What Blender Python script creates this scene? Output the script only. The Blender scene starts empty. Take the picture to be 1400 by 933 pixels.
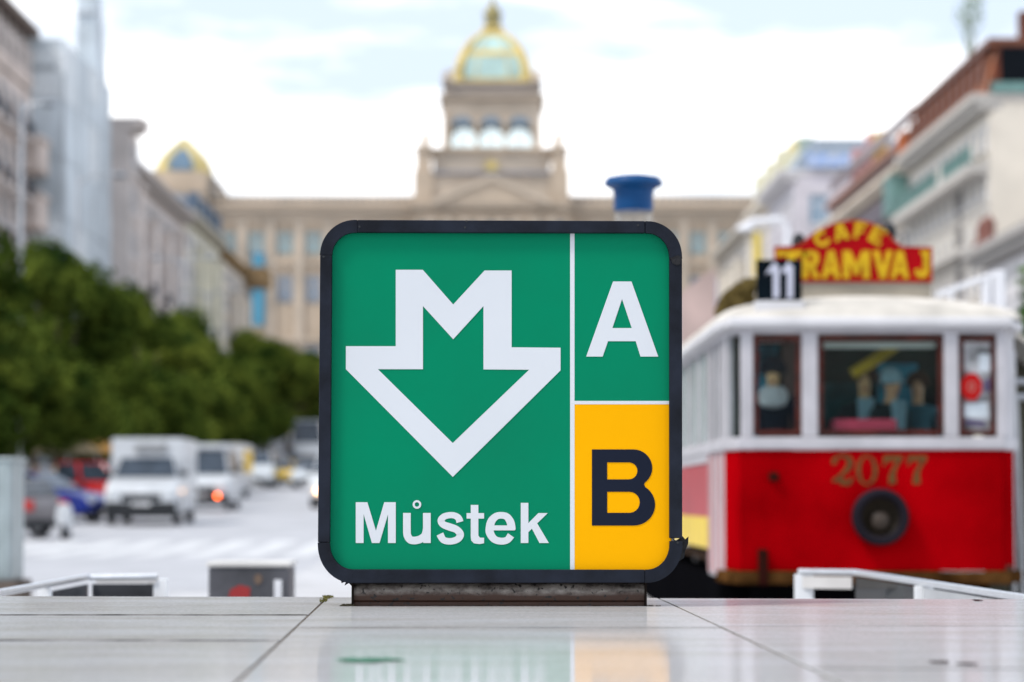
import bpy, bmesh, math, random
from mathutils import Vector, Matrix
from mathutils.geometry import tessellate_polygon
R = random.Random(7)
S = bpy.context.scene
COL = S.collection
# ------------------------------------------------------------------ camera
FPX = 3888.9                      # focal length in photograph pixels (100 mm lens on 36 mm)
PITCH = math.atan((682 - 466.5) / FPX)
CAMZ = 1.2
cam = bpy.data.cameras.new('camera'); cam_o = bpy.data.objects.new('camera', cam); COL.objects.link(cam_o)
cam_o.location = (0, 0, CAMZ); cam_o.rotation_euler = (math.pi / 2 + PITCH, 0, 0)
cam.lens = 100; cam.sensor_width = 36; cam.clip_start = 0.05; cam.clip_end = 9000
cam.dof.use_dof = True; cam.dof.focus_distance = 7.86; cam.dof.aperture_fstop = 2.85
S.camera = cam_o
# ------------------------------------------------------------------ sky and light
SUN_EL, SUN_AZ = math.radians(55), math.radians(238)     # sun behind the camera, to the left
w = bpy.data.worlds.new('World'); S.world = w; w.use_nodes = True
nt = w.node_tree; N = nt.nodes; Lk = nt.links
bg = N['Background']
sky = N.new('ShaderNodeTexSky'); sky.sky_type = 'NISHITA'; sky.sun_disc = False
sky.sun_elevation = SUN_EL; sky.sun_rotation = SUN_AZ; sky.air_density = 1.3; sky.dust_density = 3.0
bg.inputs['Strength'].default_value = 0.15
tc = N.new('ShaderNodeTexCoord'); mp = N.new('ShaderNodeMapping'); mp.inputs['Scale'].default_value = (3.2, 3.2, 13.0)
mp.inputs['Location'].default_value = (0.35, 0.2, 0.55)
nz = N.new('ShaderNodeTexNoise'); nz.inputs['Scale'].default_value = 1.5; nz.inputs['Detail'].default_value = 6; nz.inputs['Roughness'].default_value = .55
rmp = N.new('ShaderNodeValToRGB'); rmp.color_ramp.elements[0].position = .43; rmp.color_ramp.elements[1].position = .60
rmp.color_ramp.elements[0].color = (.0, .0, .0, 1); rmp.color_ramp.elements[1].color = (1, 1, 1, 1)
mixs = N.new('ShaderNodeMixRGB'); mixs.inputs[2].default_value = (7.3, 7.3, 7.35, 1)
sx = N.new('ShaderNodeSeparateXYZ'); Lk.new(tc.outputs['Generated'], sx.inputs[0])
el_ = N.new('ShaderNodeMapRange'); el_.inputs['From Min'].default_value = .115; el_.inputs['From Max'].default_value = .175; el_.inputs['To Min'].default_value = .03; el_.inputs['To Max'].default_value = -.075; Lk.new(sx.outputs['Z'], el_.inputs[0])
ad_ = N.new('ShaderNodeMath'); ad_.operation = 'ADD'; Lk.new(nz.outputs[0], ad_.inputs[0]); Lk.new(el_.outputs[0], ad_.inputs[1])
veil = N.new('ShaderNodeMixRGB'); veil.inputs[0].default_value = .85; veil.inputs[2].default_value = (3.1, 3.55, 4.3, 1); Lk.new(sky.outputs[0], veil.inputs[1])
Lk.new(tc.outputs['Generated'], mp.inputs[0]); Lk.new(mp.outputs[0], nz.inputs['Vector']); Lk.new(ad_.outputs[0], rmp.inputs[0])
Lk.new(rmp.outputs[0], mixs.inputs[0]); Lk.new(veil.outputs[0], mixs.inputs[1]); Lk.new(mixs.outputs[0], bg.inputs[0])
sl = bpy.data.lights.new('sun', 'SUN'); sl.energy = 1.5; sl.angle = math.radians(12); sl.color = (1, .95, .88)
so = bpy.data.objects.new('sun', sl); COL.objects.link(so); so.location = (-40, -40, 60)
sd = Vector((math.cos(SUN_EL) * math.sin(SUN_AZ), math.cos(SUN_EL) * math.cos(SUN_AZ), math.sin(SUN_EL)))
so.rotation_euler = sd.to_track_quat('Z', 'Y').to_euler()
S.view_settings.view_transform = 'Standard'; S.view_settings.look = 'None'
S.view_settings.exposure = 0.84; S.view_settings.gamma = 1
S.render.engine = 'CYCLES'; S.cycles.use_denoising = True; S.cycles.max_bounces = 8; S.cycles.transparent_max_bounces = 12
# ------------------------------------------------------------------ geometry of the place
AX = -28 / FPX                     # the street runs a little left of the view axis
AANG = math.atan(-AX)
A_ = Vector((AX, 1, 0)).normalized(); P_ = Vector((1, -AX, 0)).normalized()
def W(px, py, d):
    u = (px - 700) / FPX; v = -(py - 466.5) / FPX
    y = math.cos(PITCH) - v * math.sin(PITCH); z = math.sin(PITCH) + v * math.cos(PITCH)
    return Vector((u * d / y, d, CAMZ + z * d / y))
def Gp(px, py, z):
    a = W(px, py, 1.0) - Vector((0, 0, CAMZ)); k = (z - CAMZ) / a.z
    return Vector((0, 0, CAMZ)) + a * k
PROF = [(-200, 0), (30, 0), (60, .12), (79, .42), (100, .78), (125, 1.12), (160, 2.0), (200, 3.4), (300, 7.6), (400, 10), (700, 13), (5000, 20)]
def gz(d):
    for (a, b), (c, e) in zip(PROF, PROF[1:]):
        if d <= c: return b + (e - b) * (d - a) / (c - a)
    return PROF[-1][1]
def ST(X, d, z=None):              # street coordinates: X metres right of the axis, d metres ahead
    return Vector((X + AX * d, d, gz(d) if z is None else z))
# ------------------------------------------------------------------ materials
MATS = {}
def mat(name, col, rough=.6, metal=0, var=.12, scale=3.0, bump=0, bscale=None, spec=.22, stretch=(1, 1, 1), coat=0, col2=None):
    if name in MATS: return MATS[name]
    m = bpy.data.materials.new(name); m.use_nodes = True; n = m.node_tree.nodes; l = m.node_tree.links
    b = n['Principled BSDF']; b.inputs['Roughness'].default_value = rough; b.inputs['Metallic'].default_value = metal
    b.inputs['Specular IOR Level'].default_value = 0 if rough >= .7 and spec == .22 else spec; b.inputs['Coat Weight'].default_value = coat
    t = n.new('ShaderNodeTexCoord'); mm = n.new('ShaderNodeMapping'); mm.inputs['Scale'].default_value = stretch
    l.new(t.outputs['Object'], mm.inputs[0])
    z = n.new('ShaderNodeTexNoise'); z.inputs['Scale'].default_value = scale; z.inputs['Detail'].default_value = 5
    l.new(mm.outputs[0], z.inputs['Vector'])
    r = n.new('ShaderNodeValToRGB'); e = r.color_ramp.elements; e[0].position = .35; e[1].position = .65
    c2 = col2 or tuple(c * (1 - var * 1.6) for c in col)
    e[0].color = (*c2, 1); e[1].color = (*[min(1, c * (1 + var * .5)) for c in col], 1)
    l.new(z.outputs[0], r.inputs[0]); l.new(r.outputs[0], b.inputs['Base Color'])
    if bump:
        zb = n.new('ShaderNodeTexNoise'); zb.inputs['Scale'].default_value = bscale or scale * 6; zb.inputs['Detail'].default_value = 4
        l.new(mm.outputs[0], zb.inputs['Vector'])
        bp = n.new('ShaderNodeBump'); bp.inputs['Strength'].default_value = bump; bp.inputs['Distance'].default_value = .01
        l.new(zb.outputs[0], bp.inputs['Height']); l.new(bp.outputs[0], b.inputs['Normal'])
    if b.inputs['Specular IOR Level'].default_value == 0 and not metal:
        d = n.new('ShaderNodeBsdfDiffuse'); d.inputs['Roughness'].default_value = .6
        l.new(r.outputs[0], d.inputs['Color']); l.new(d.outputs[0], n['Material Output'].inputs[0])
        if bump: l.new(bp.outputs[0], d.inputs['Normal'])
    MATS[name] = m; return m
def glassmat(name, tint, alpha=.25, rough=.03):
    m = bpy.data.materials.new(name); m.use_nodes = True; n = m.node_tree.nodes; l = m.node_tree.links
    n.remove(n['Principled BSDF']); g = n.new('ShaderNodeBsdfGlossy'); g.inputs['Roughness'].default_value = rough
    t = n.new('ShaderNodeBsdfTransparent'); t.inputs['Color'].default_value = (*tint, 1)
    f = n.new('ShaderNodeFresnel'); f.inputs['IOR'].default_value = 1.5
    a = n.new('ShaderNodeMath'); a.operation = 'MULTIPLY_ADD'; a.inputs[1].default_value = .12; a.inputs[2].default_value = alpha; l.new(f.outputs[0], a.inputs[0])
    x = n.new('ShaderNodeMixShader'); l.new(a.outputs[0], x.inputs[0]); l.new(t.outputs[0], x.inputs[1]); l.new(g.outputs[0], x.inputs[2])
    l.new(x.outputs[0], n['Material Output'].inputs[0]); MATS[name] = m; return m
# ------------------------------------------------------------------ mesh helpers
class Ribbon(list): pass
class MB:
    def __init__(s): s.v = []; s.f = []; s.mi = []; s.cur = 0
    def add(s, vs, fs):
        k = len(s.v); s.v += [tuple(p) for p in vs]; s.f += [tuple(i + k for i in f) for f in fs]; s.mi += [s.cur] * len(fs); return s
    def box(s, x0, x1, y0, y1, z0, z1):
        return s.obox(Vector((0, 0, 0)), Vector((1, 0, 0)), Vector((0, 1, 0)), x0, x1, y0, y1, z0, z1)
    def obox(s, O, u, n, a0, a1, b0, b1, z0, z1):
        vs = [O + u * a + n * b + Vector((0, 0, z)) for z in (z0, z1) for a, b in ((a0, b0), (a1, b0), (a1, b1), (a0, b1))]
        return s.add(vs, [(0, 3, 2, 1), (4, 5, 6, 7), (0, 1, 5, 4), (1, 2, 6, 5), (2, 3, 7, 6), (3, 0, 4, 7)])
    def tube(s, pts, r, seg=8, cap=True):
        pts = [Vector(p) for p in pts]; rr = r if isinstance(r, (list, tuple)) else [r] * len(pts)
        rings = []
        for i, p in enumerate(pts):
            d = (pts[min(i + 1, len(pts) - 1)] - pts[max(i - 1, 0)]).normalized()
            a = d.orthogonal().normalized() if i == 0 else (pa - d * pa.dot(d)).normalized()
            pa = a; b = d.cross(a)
            rings.append([p + (a * math.cos(2 * math.pi * k / seg) + b * math.sin(2 * math.pi * k / seg)) * rr[i] for k in range(seg)])
        return s.loft(rings, cap)
    def loft(s, rings, cap=True, closed=True):
        n = len(rings[0]); vs = [p for r_ in rings for p in r_]; fs = []
        for i in range(len(rings) - 1):
            for k in range(n if closed else n - 1):
                j = (k + 1) % n; fs.append((i * n + k, i * n + j, (i + 1) * n + j, (i + 1) * n + k))
        if cap and closed: fs += [tuple(reversed(range(n))), tuple((len(rings) - 1) * n + k for k in range(n))]
        return s.add(vs, fs)
    def lathe(s, c, prof, seg=20, axis='z', cap=True):
        c = Vector(c); rings = []
        for r_, h in prof:
            ring = []
            for k in range(seg):
                a = 2 * math.pi * k / seg
                q = Vector((math.cos(a) * r_, math.sin(a) * r_, h)) if axis == 'z' else (Vector((math.cos(a) * r_, h, -math.sin(a) * r_)) if axis == 'y' else Vector((h, math.cos(a) * r_, math.sin(a) * r_)))
                ring.append(c + q)
            rings.append(ring)
        return s.loft(rings, cap)
    def poly(s, loops, fn, depth):
        # loops: outline then holes in 2-D; fn maps (a, b, depth) to 3-D; a solid plate
        if len(loops) == 1 and isinstance(loops[0], Ribbon):
            lp = loops[0]; m = len(lp); h = m // 2
            vs = [fn(x, y, 0) for x, y in lp] + [fn(x, y, depth) for x, y in lp]; fs = []
            for i in range(h - 1):
                q = (i, i + 1, m - 2 - i, m - 1 - i); fs += [q, tuple(k + m for k in reversed(q))]
            fs += [(i, i + m, (i + 1) % m + m, (i + 1) % m) for i in range(m)]
            return s.add(vs, fs)
        L3 = [[Vector((a, b, 0)) for a, b in lp] for lp in loops]
        tri = tessellate_polygon(L3); flat = [p for lp in loops for p in lp]
        k = len(flat); vs = [fn(a, b, 0) for a, b in flat] + [fn(a, b, depth) for a, b in flat]
        fs = [tuple(t) for t in tri] + [tuple(i + k for i in reversed(t)) for t in tri]; o = 0
        for lp in loops:
            m = len(lp)
            for i in range(m): j = (i + 1) % m; fs.append((o + i, o + i + k, o + j + k, o + j))
            o += m
        return s.add(vs, fs)
    def prism(s, prof, x0, x1):        # profile of (y, z)
        n = len(prof); vs = [(x, y, z) for x in (x0, x1) for y, z in prof]
        return s.add(vs, [tuple(range(n)), tuple(reversed(range(n, 2 * n)))] + [(i, i + n, (i + 1) % n + n, (i + 1) % n) for i in range(n)])
    def build(s, name, m, parent=None, smooth=False, bevel=0, fix=True, label=None, local=False):
        me = bpy.data.meshes.new(name)
        vs = s.v
        if parent is not None and not local:
            inv = wm(parent).inverted(); vs = [tuple(inv @ Vector(p)) for p in vs]
        me.from_pydata(vs, [], s.f)
        ms = m if isinstance(m, (list, tuple)) else [m]
        for q in ms: me.materials.append(q)
        if len(ms) > 1: me.polygons.foreach_set('material_index', s.mi)
        if fix:
            b = bmesh.new(); b.from_mesh(me); bmesh.ops.recalc_face_normals(b, faces=b.faces); b.to_mesh(me); b.free()
        if smooth: me.shade_smooth(); me.set_sharp_from_angle(angle=math.radians(40))
        o = bpy.data.objects.new(name, me); COL.objects.link(o)
        if parent is not None: o.parent = parent
        if bevel:
            bv = o.modifiers.new('bevel', 'BEVEL'); bv.width = bevel; bv.segments = 2; bv.limit_method = 'ANGLE'
        if label: o['label'] = label
        return o
def wm(o):
    m = o.matrix_basis.copy() if o.parent is None else wm(o.parent) @ o.matrix_basis
    return m
def tag(o, label, cat, group=None):
    o['label'] = label; o['category'] = cat
    if group: o['group'] = group
    return o
def thing(name, loc, label, cat, group=None, rot=0):
    o = bpy.data.objects.new(name, None); COL.objects.link(o); o.location = loc; o.rotation_euler = (0, 0, rot); o.empty_display_size = .3
    return tag(o, label, cat, group)
def struct(o): o['kind'] = 'structure'; return o
def stuff(o): o['kind'] = 'stuff'; return o
def kids(o): return [c for c in bpy.data.objects if c.parent == o]
def copy_tree(o, loc, rot, label, group=None, scale=None):
    def cp(a, p):
        c = a.copy(); COL.objects.link(c); c.parent = p
        for k in kids(a): cp(k, c)
        return c
    c = cp(o, None); c.location = loc; c.rotation_euler = (0, 0, rot)
    if scale: c.scale = scale
    c['label'] = label
    if group: c['group'] = group
    return c
def inst(src, parent, M):            # a piece sharing the mesh of src
    c = src.copy(); COL.objects.link(c); c.parent = parent; c.matrix_basis = M; return c
def catmull(pts, n=8, closed=False):
    out = []; m = len(pts)
    for i in range(m if closed else m - 1):
        g = (lambda k: pts[k % m]) if closed else (lambda k: pts[max(0, min(m - 1, k))])
        p0, p1, p2, p3 = g(i - 1), g(i), g(i + 1), g(i + 2)
        for j in range(n):
            t = j / n
            out.append(tuple(.5 * (2 * b + (c - a) * t + (2 * a - 5 * b + 4 * c - d) * t * t + (3 * b - a - 3 * c + d) * t ** 3) for a, b, c, d in zip(p0, p1, p2, p3)))
    if not closed: out.append(tuple(pts[-1]))
    return out
def stroke(pts, wd, n=8, smooth=True):
    """outline of a stroke; points (x, y[, width])"""
    pts = [(p[0], p[1], p[2] if len(p) > 2 else wd) for p in pts]
    c = catmull(pts, n) if smooth else pts
    l, r = [], []
    for i, p in enumerate(c):
        a = c[max(0, i - 1)]; b = c[min(len(c) - 1, i + 1)]
        dx, dy = b[0] - a[0], b[1] - a[1]; q = math.hypot(dx, dy) or 1; nx, ny = -dy / q, dx / q
        l.append((p[0] + nx * p[2] / 2, p[1] + ny * p[2] / 2)); r.append((p[0] - nx * p[2] / 2, p[1] - ny * p[2] / 2))
    return Ribbon(l + r[::-1])
def arc(cx, cy, rx, ry, a0, a1, n=14):
    return [(cx + rx * math.cos(math.radians(a0 + (a1 - a0) * i / n)), cy - ry * math.sin(math.radians(a0 + (a1 - a0) * i / n))) for i in range(n + 1)]
# ------------------------------------------------------------------ palette
def rgb(h): # sRGB byte triple to linear
    return tuple((c / 255 / 12.92 if c / 255 <= .04045 else ((c / 255 + .055) / 1.055) ** 2.4) for c in h)
white_paint = mat('white_paint', (.78, .78, .80), .45, var=.05)
dark_glass = mat('dark_glass', (.04, .055, .075), .12, var=.3, spec=.4)
sky_glass = mat('sky_glass', (.20, .32, .36), .15, var=.2, spec=.8)
black_rub = mat('black_rubber', (.02, .02, .022), .75)
black_plastic = mat('black_plastic', (.025, .027, .03), .5)
grey_metal = mat('grey_metal', (.45, .46, .48), .35, .8, var=.1)
steel = mat('brushed_steel', (.72, .73, .75), .28, .85, var=.05, scale=20)
# ================================================================== SETTING: ground, road
def sheet(name, m, X0, X1, ds, dz, nx=2):
    mb = MB(); rings = []
    for d in ds: rings.append([ST(X0 + (X1 - X0) * i / nx, d, gz(d) + dz) for i in range(nx + 1)])
    mb.loft(rings, cap=False, closed=False); return struct(mb.build(name, m, fix=True))
DS = [-200, -20, 0, 15, 30, 45, 60, 70, 79, 90, 100, 112, 125, 142, 160, 180, 200, 250, 300, 350, 400, 700]
paving = mat('granite_paving', (.50, .50, .51), .7, var=.10, scale=1.2, bump=.3, bscale=9)
roadm = mat('pale_road', (.42, .42, .435), .65, var=.10, scale=.8, bump=.2, bscale=12)
sheet('ground', paving, -900, 900, DS + [5000], 0, 6)
def joined_profile(a, b): return [a] + [d for d in DS if a < d < b] + [b]
sheet('road', roadm, -13.5, -3.0, joined_profile(36, 385), .004)
for (a, b) in ((-13.9, -13.5), (-3.0, -2.6)):
    mb = MB(); rings = []
    for d in joined_profile(74, 385):
        z = gz(d); rings.append([ST(a, d, z - .05), ST(b, d, z - .05), ST(b, d, z + .12), ST(a, d, z + .12)])
    mb.loft(rings); struct(mb.build('kerb', mat('kerb_stone', (.4, .39, .38), .75)))
linem = mat('road_marking', (.58, .58, .58), .6, var=.08)
zebra = bpy.data.objects.new('zebra_crossing', None); COL.objects.link(zebra); struct(zebra)
for i in range(11):
    X = -12.6 + i * .95; mb = MB(); rings = []
    for d in (54, 57, 60, 63, 66): rings.append([ST(X, d, gz(d) + .009), ST(X + .55, d, gz(d) + .009)])
    mb.loft(rings, cap=False, closed=False); mb.build('stripe', linem, zebra)
# ================================================================== STONE PARAPET
ZS = CAMZ - (828 - 682) / FPX * 7.9
def stone_material():
    """pale stone polished by feet: a diffuse body under a thin worn gloss"""
    m = bpy.data.materials.new('polished_stone'); m.use_nodes = True; n = m.node_tree.nodes; l = m.node_tree.links
    n.remove(n['Principled BSDF']); t = n.new('ShaderNodeTexCoord')
    mm = n.new('ShaderNodeMapping'); mm.inputs['Scale'].default_value = (1.1, 2.6, 3); l.new(t.outputs['Object'], mm.inputs[0])
    z = n.new('ShaderNodeTexNoise'); z.inputs['Scale'].default_value = 1.8; z.inputs['Detail'].default_value = 7; z.inputs['Roughness'].default_value = .55; l.new(mm.outputs[0], z.inputs[0])
    r = n.new('ShaderNodeValToRGB'); e = r.color_ramp.elements; e[0].position = .32; e[1].position = .66
    e[0].color = (.485, .468, .455, 1); e[1].color = (.565, .565, .575, 1); l.new(z.outputs[0], r.inputs[0])
    g = n.new('ShaderNodeTexNoise'); g.inputs['Scale'].default_value = 130; g.inputs['Detail'].default_value = 4; l.new(t.outputs['Object'], g.inputs[0])
    gr = n.new('ShaderNodeMapRange'); gr.inputs['From Min'].default_value = .35; gr.inputs['From Max'].default_value = .65; gr.inputs['To Min'].default_value = .82; gr.inputs['To Max'].default_value = 1.08; l.new(g.outputs[0], gr.inputs[0])
    mx = n.new('ShaderNodeMixRGB'); mx.blend_type = 'MULTIPLY'; mx.inputs[0].default_value = 1; l.new(r.outputs[0], mx.inputs[1]); l.new(gr.outputs[0], mx.inputs[2])
    d = n.new('ShaderNodeBsdfDiffuse'); l.new(mx.outputs[0], d.inputs['Color'])
    q = n.new('ShaderNodeBsdfGlossy'); q.inputs['Color'].default_value = (.93, .94, .96, 1)
    rr = n.new('ShaderNodeMapRange'); rr.inputs['From Min'].default_value = .3; rr.inputs['From Max'].default_value = .7
    rr.inputs['To Min'].default_value = .075; rr.inputs['To Max'].default_value = .11; l.new(z.outputs[0], rr.inputs[0]); l.new(rr.outputs[0], q.inputs['Roughness'])
    lw = n.new('ShaderNodeLayerWeight'); lw.inputs['Blend'].default_value = .5
    fa = n.new('ShaderNodeMapRange'); fa.inputs['From Min'].default_value = .5; fa.inputs['From Max'].default_value = 1; fa.inputs['To Min'].default_value = .05; fa.inputs['To Max'].default_value = .52; l.new(lw.outputs['Facing'], fa.inputs[0])
    x = n.new('ShaderNodeMixShader'); l.new(fa.outputs[0], x.inputs[0]); l.new(d.outputs[0], x.inputs[1]); l.new(q.outputs[0], x.inputs[2]); l.new(x.outputs[0], n['Material Output'].inputs[0])
    return m
stone = stone_material()
par = thing('stone_parapet', (0, 6, 0), 'low parapet topped with polished pale grey stone slabs carrying the green metro sign', 'parapet')
def on_slab(px, py): return Gp(px, py, ZS)
jl0, jl1 = on_slab(449, 816), on_slab(322, 933)
jr0, jr1 = on_slab(903, 819), on_slab(1150, 933)
el, er = on_slab(0, 815.3), on_slab(1400, 819.3)
def line_at_y(a, b, y): t = (y - a.y) / (b.y - a.y); return a.x + (b.x - a.x) * t
def edge_y(x): return el.y + (er.y - el.y) * (x - el.x) / (er.x - el.x)
def ytrans(px, py): return on_slab(px, py).y
YN = 2.2
joint_m = mat('joint_mortar', (.20, .19, .18), .9, var=.5, scale=9)
def column(xa, xb, cuts, jw=1.0):
    # xa / xb: functions of y giving the column's side joints
    ys = sorted(cuts + [YN]); g = .0035; gt = .016 if jw == 1 else .006
    top = ys + [None]
    for i, y0 in enumerate(ys):
        y1 = top[i + 1]
        pts = []
        for f, sgn in ((xa, 1), (xb, -1)):
            a = Vector((f(y0) + sgn * g, y0 + gt, 0)); ye = y1 - gt if y1 else edge_y(f(8.5)); b_ = Vector((f(ye) + sgn * g, ye, 0)); pts.append((a, b_))
        (a0, a1), (b0, b1) = pts; dz = R.uniform(-.0008, .0008)
        mb = MB(); ring = [a0, b0, b1, a1]
        mb.loft([[Vector((p.x, p.y, ZS - .05)) for p in ring], [Vector((p.x, p.y, ZS + dz)) for p in ring]])
        mb.build('slab', stone, par, bevel=.0015)
        if y1:
            xa_, xb_ = xa(y1), xb(y1); mj = MB(); mj.box(xa_ + .004, xb_ - .004, y1 - gt - .002, y1 + gt * jw, ZS - .02, ZS + (.0011 if jw == 1 else .0002)); mj.build('joint_mortar', joint_m, par)
fl = lambda y: line_at_y(jl0, jl1, y); fr = lambda y: line_at_y(jr0, jr1, y)
column(lambda y: fl(y) - 1.7, fl, [ytrans(200, 841), ytrans(200, 876)])
column(lambda y: fl(y) - 4.2, lambda y: fl(y) - 1.7, [ytrans(200, 858)])
column(fl, fr, [ytrans(650, 858), 4.4], .1)
column(fr, lambda y: fr(y) + 1.9, [ytrans(1100, 856), 5.0], .3)
column(lambda y: fr(y) + 1.9, lambda y: fr(y) + 4.2, [ytrans(1100, 845)])
mb = MB(); mb.loft([[Vector((x, y, z)) for x, y in ((-5, YN), (5, YN), (5, edge_y(5) - .04), (-5, edge_y(-5) - .04))] for z in (0, ZS - .0022)])
mb.build('parapet_core', mat('grout', (.13, .11, .09), .9, var=.4, scale=20), par)
# moss in the joint, scraps of dirt by the base, smear of green paint
moss = MB()
for i in range(240):
    t = R.random() ** 2 * .12; y = jl0.y - t * (jl0.y - jl1.y); x = fl(y) + R.gauss(0, .006); s = R.uniform(.0012, .0035); z0 = ZS + R.uniform(-.002, .004)
    moss.add([(x - s, y, z0), (x + s, y - s, z0), (x, y + s, z0 + s), (x, y, z0 - s)], [(0, 1, 2), (0, 1, 3), (1, 2, 3), (0, 2, 3)])
stuff(moss.build('moss', mat('moss', (.13, .12, .04), .95, var=.5, scale=80, col2=(.03, .03, .015)), par))
def blob_on_slab(name, px, py, rx, ry, m, seed):
    q = random.Random(seed); c = on_slab(px, py); k = 22; s = c.y / FPX
    sy = abs(on_slab(px, py + 1).y - on_slab(px, py).y)
    ring = [Vector((c.x + math.cos(2 * math.pi * i / k) * rx * s * q.uniform(.6, 1.15), c.y + math.sin(2 * math.pi * i / k) * ry * sy * q.uniform(.3, 1.25), 0)) for i in range(k)]
    mb = MB(); mb.loft([[Vector((p.x, p.y, ZS + .0012)) for p in ring], [Vector((c.x + (p.x - c.x) * .9, c.y + (p.y - c.y) * .9, ZS + .0028)) for p in ring]]); return mb.build(name, m, par)
blob_on_slab('paint_smear', 508, 903, 50, 3.0, mat('green_smear', (.04, .16, .09), .6, var=.3, scale=40), 3)
blob_on_slab('dirt_mark', 1284, 906.4, 14, 1.3, mat('dirt', (.06, .05, .05), .9), 5)
blob_on_slab('dirt_mark', 1322, 909, 15, 1.1, MATS['dirt'], 6)
blob_on_slab('dirt_mark', 1336, 821.5, 7, .8, MATS['dirt'], 8)
# ================================================================== METRO SIGN
YF = 7.86                                    # plane of the sign's face
def SP(px, py, d=YF): return W(px, py, d)
sign = thing('metro_sign', Vector((SP(684, 830).x, 7.95, ZS)), 'square green and yellow metro sign in dark rounded frame reading Můstek, A and B', 'metro sign')
def sf(y):                                    # plate at depth y, growing backward
    return lambda a, b, dep: (lambda p: Vector((p.x, y + dep, p.z)))(SP(a, b, YF))
def rrect(x0, y0, x1, y1, r, n=10):
    o = []
    for cx, cy, a in ((x1 - r, y0 + r, 90), (x1 - r, y1 - r, 0), (x0 + r, y1 - r, -90), (x0 + r, y0 + r, -180)):
        o += arc(cx, cy, r, r, a, a - 90, n)
    return o
def light_panel(name, c, dark, emis):
    m = bpy.data.materials.new(name); m.use_nodes = True; n = m.node_tree.nodes; l = m.node_tree.links; b = n['Principled BSDF']
    b.inputs['Roughness'].default_value = .35; b.inputs['Specular IOR Level'].default_value = .035
    t = n.new('ShaderNodeTexCoord'); z = n.new('ShaderNodeTexNoise'); z.inputs['Scale'].default_value = 3; z.inputs['Detail'].default_value = 8; l.new(t.outputs['Object'], z.inputs[0])
    r = n.new('ShaderNodeValToRGB'); e = r.color_ramp.elements; e[0].position = .3; e[1].position = .7; e[0].color = (*dark, 1); e[1].color = (*c, 1)
    l.new(z.outputs[0], r.inputs[0]); l.new(r.outputs[0], b.inputs['Base Color']); 
    return m
g_m = light_panel('sign_green', (.0005, .196, .096), (.002, .172, .086), 0)
y_m = light_panel('sign_yellow', (.80, .37, .0002), (.77, .355, .0002), 0)
w_m = light_panel('sign_white', (.58, .605, .635), (.56, .585, .615), 0)
k_m = light_panel('sign_black', (.012, .016, .029), (.010, .013, .025), 0)
frame_m = mat('sign_frame', (.010, .013, .022), .5, var=.35, scale=9, bump=.25, bscale=30, spec=.14)
# panels: clipped so the corners follow the frame
def clip_panel(x0, y0, x1, y1, corners, r=38):
    o = []
    for cx, cy, a, key in ((x1, y0, 90, 'tr'), (x1, y1, 0, 'br'), (x0, y1, -90, 'bl'), (x0, y0, -180, 'tl')):
        if key in corners:
            ccx = cx - r if 'r' in key else cx + r; ccy = cy + r if 't' in key else cy - r
            o += arc(ccx, ccy, r, r, a, a - 90, 10)
        else: o.append((cx, cy))
    return o
def plate(name, loops, m, y, dep=.003, label=None):
    return MB().poly(loops, sf(y), dep).build(name, m, sign, label=label)
plate('sign_panel', [clip_panel(451, 316, 779.5, 781, ('tl', 'bl'))], g_m, YF + .004, .004, 'large green panel')
plate('sign_panel', [clip_panel(785.5, 316, 918, 548.3, ('tr',))], g_m, YF + .004, .004, 'small green panel for line A')
plate('sign_panel', [clip_panel(785.5, 553, 918, 781, ('br',))], y_m, YF + .004, .004, 'yellow panel for line B')
plate('divider', [[(779.5, 316), (785.5, 316), (785.5, 781), (779.5, 781)]], w_m, YF + .0035, .004)
plate('divider', [[(785.5, 548.3), (917, 548.3), (917, 553), (785.5, 553)]], w_m, YF + .0035, .004)
LY = YF + .0025
plate('metro_emblem', [[(541, 369), (578, 369), (619.6, 416.5), (662.5, 370), (699.5, 370), (699.5, 475), (766.4, 475.6), (766.4, 506.6), (619, 652.3), (472.8, 505), (472.8, 473.5), (541, 473.5)],
                       [(578.2, 418.6), (619.6, 464), (661, 418.6), (661, 505.3), (723.5, 505.7), (619, 606), (516.6, 505), (578.2, 505)]], w_m, LY, .0012)
plate('letter', [[(801.5, 487.7), (838.2, 385), (863.4, 385), (900, 487.7), (875.7, 487.7), (869.2, 466.7), (831.3, 466.7), (824, 487.7)],
                 [(850.5, 409), (863.8, 448.7), (837.3, 448.7)]], w_m, LY, .0012, 'white letter A')
plate('letter', [[(809.3, 614.7), (862, 614.7)] + arc(866, 640, 25.8, 25.3, 88, -52, 14) + [(880.5, 662.6)] + arc(866.5, 690.2, 29.2, 28.6, 57, -90, 16) + [(809.3, 718.8)],
                 [(830.1, 632.4), (860, 632.4)] + arc(860, 644, 11.6, 11.6, 88, -88, 10) + [(860, 655.7), (830.1, 655.7)],
                 [(830.1, 672.6), (862, 672.6)] + arc(861, 687, 13.8, 14.3, 88, -88, 10) + [(862, 701.4), (830.1, 701.4)]], k_m, LY, .0012, 'black letter B')
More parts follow.
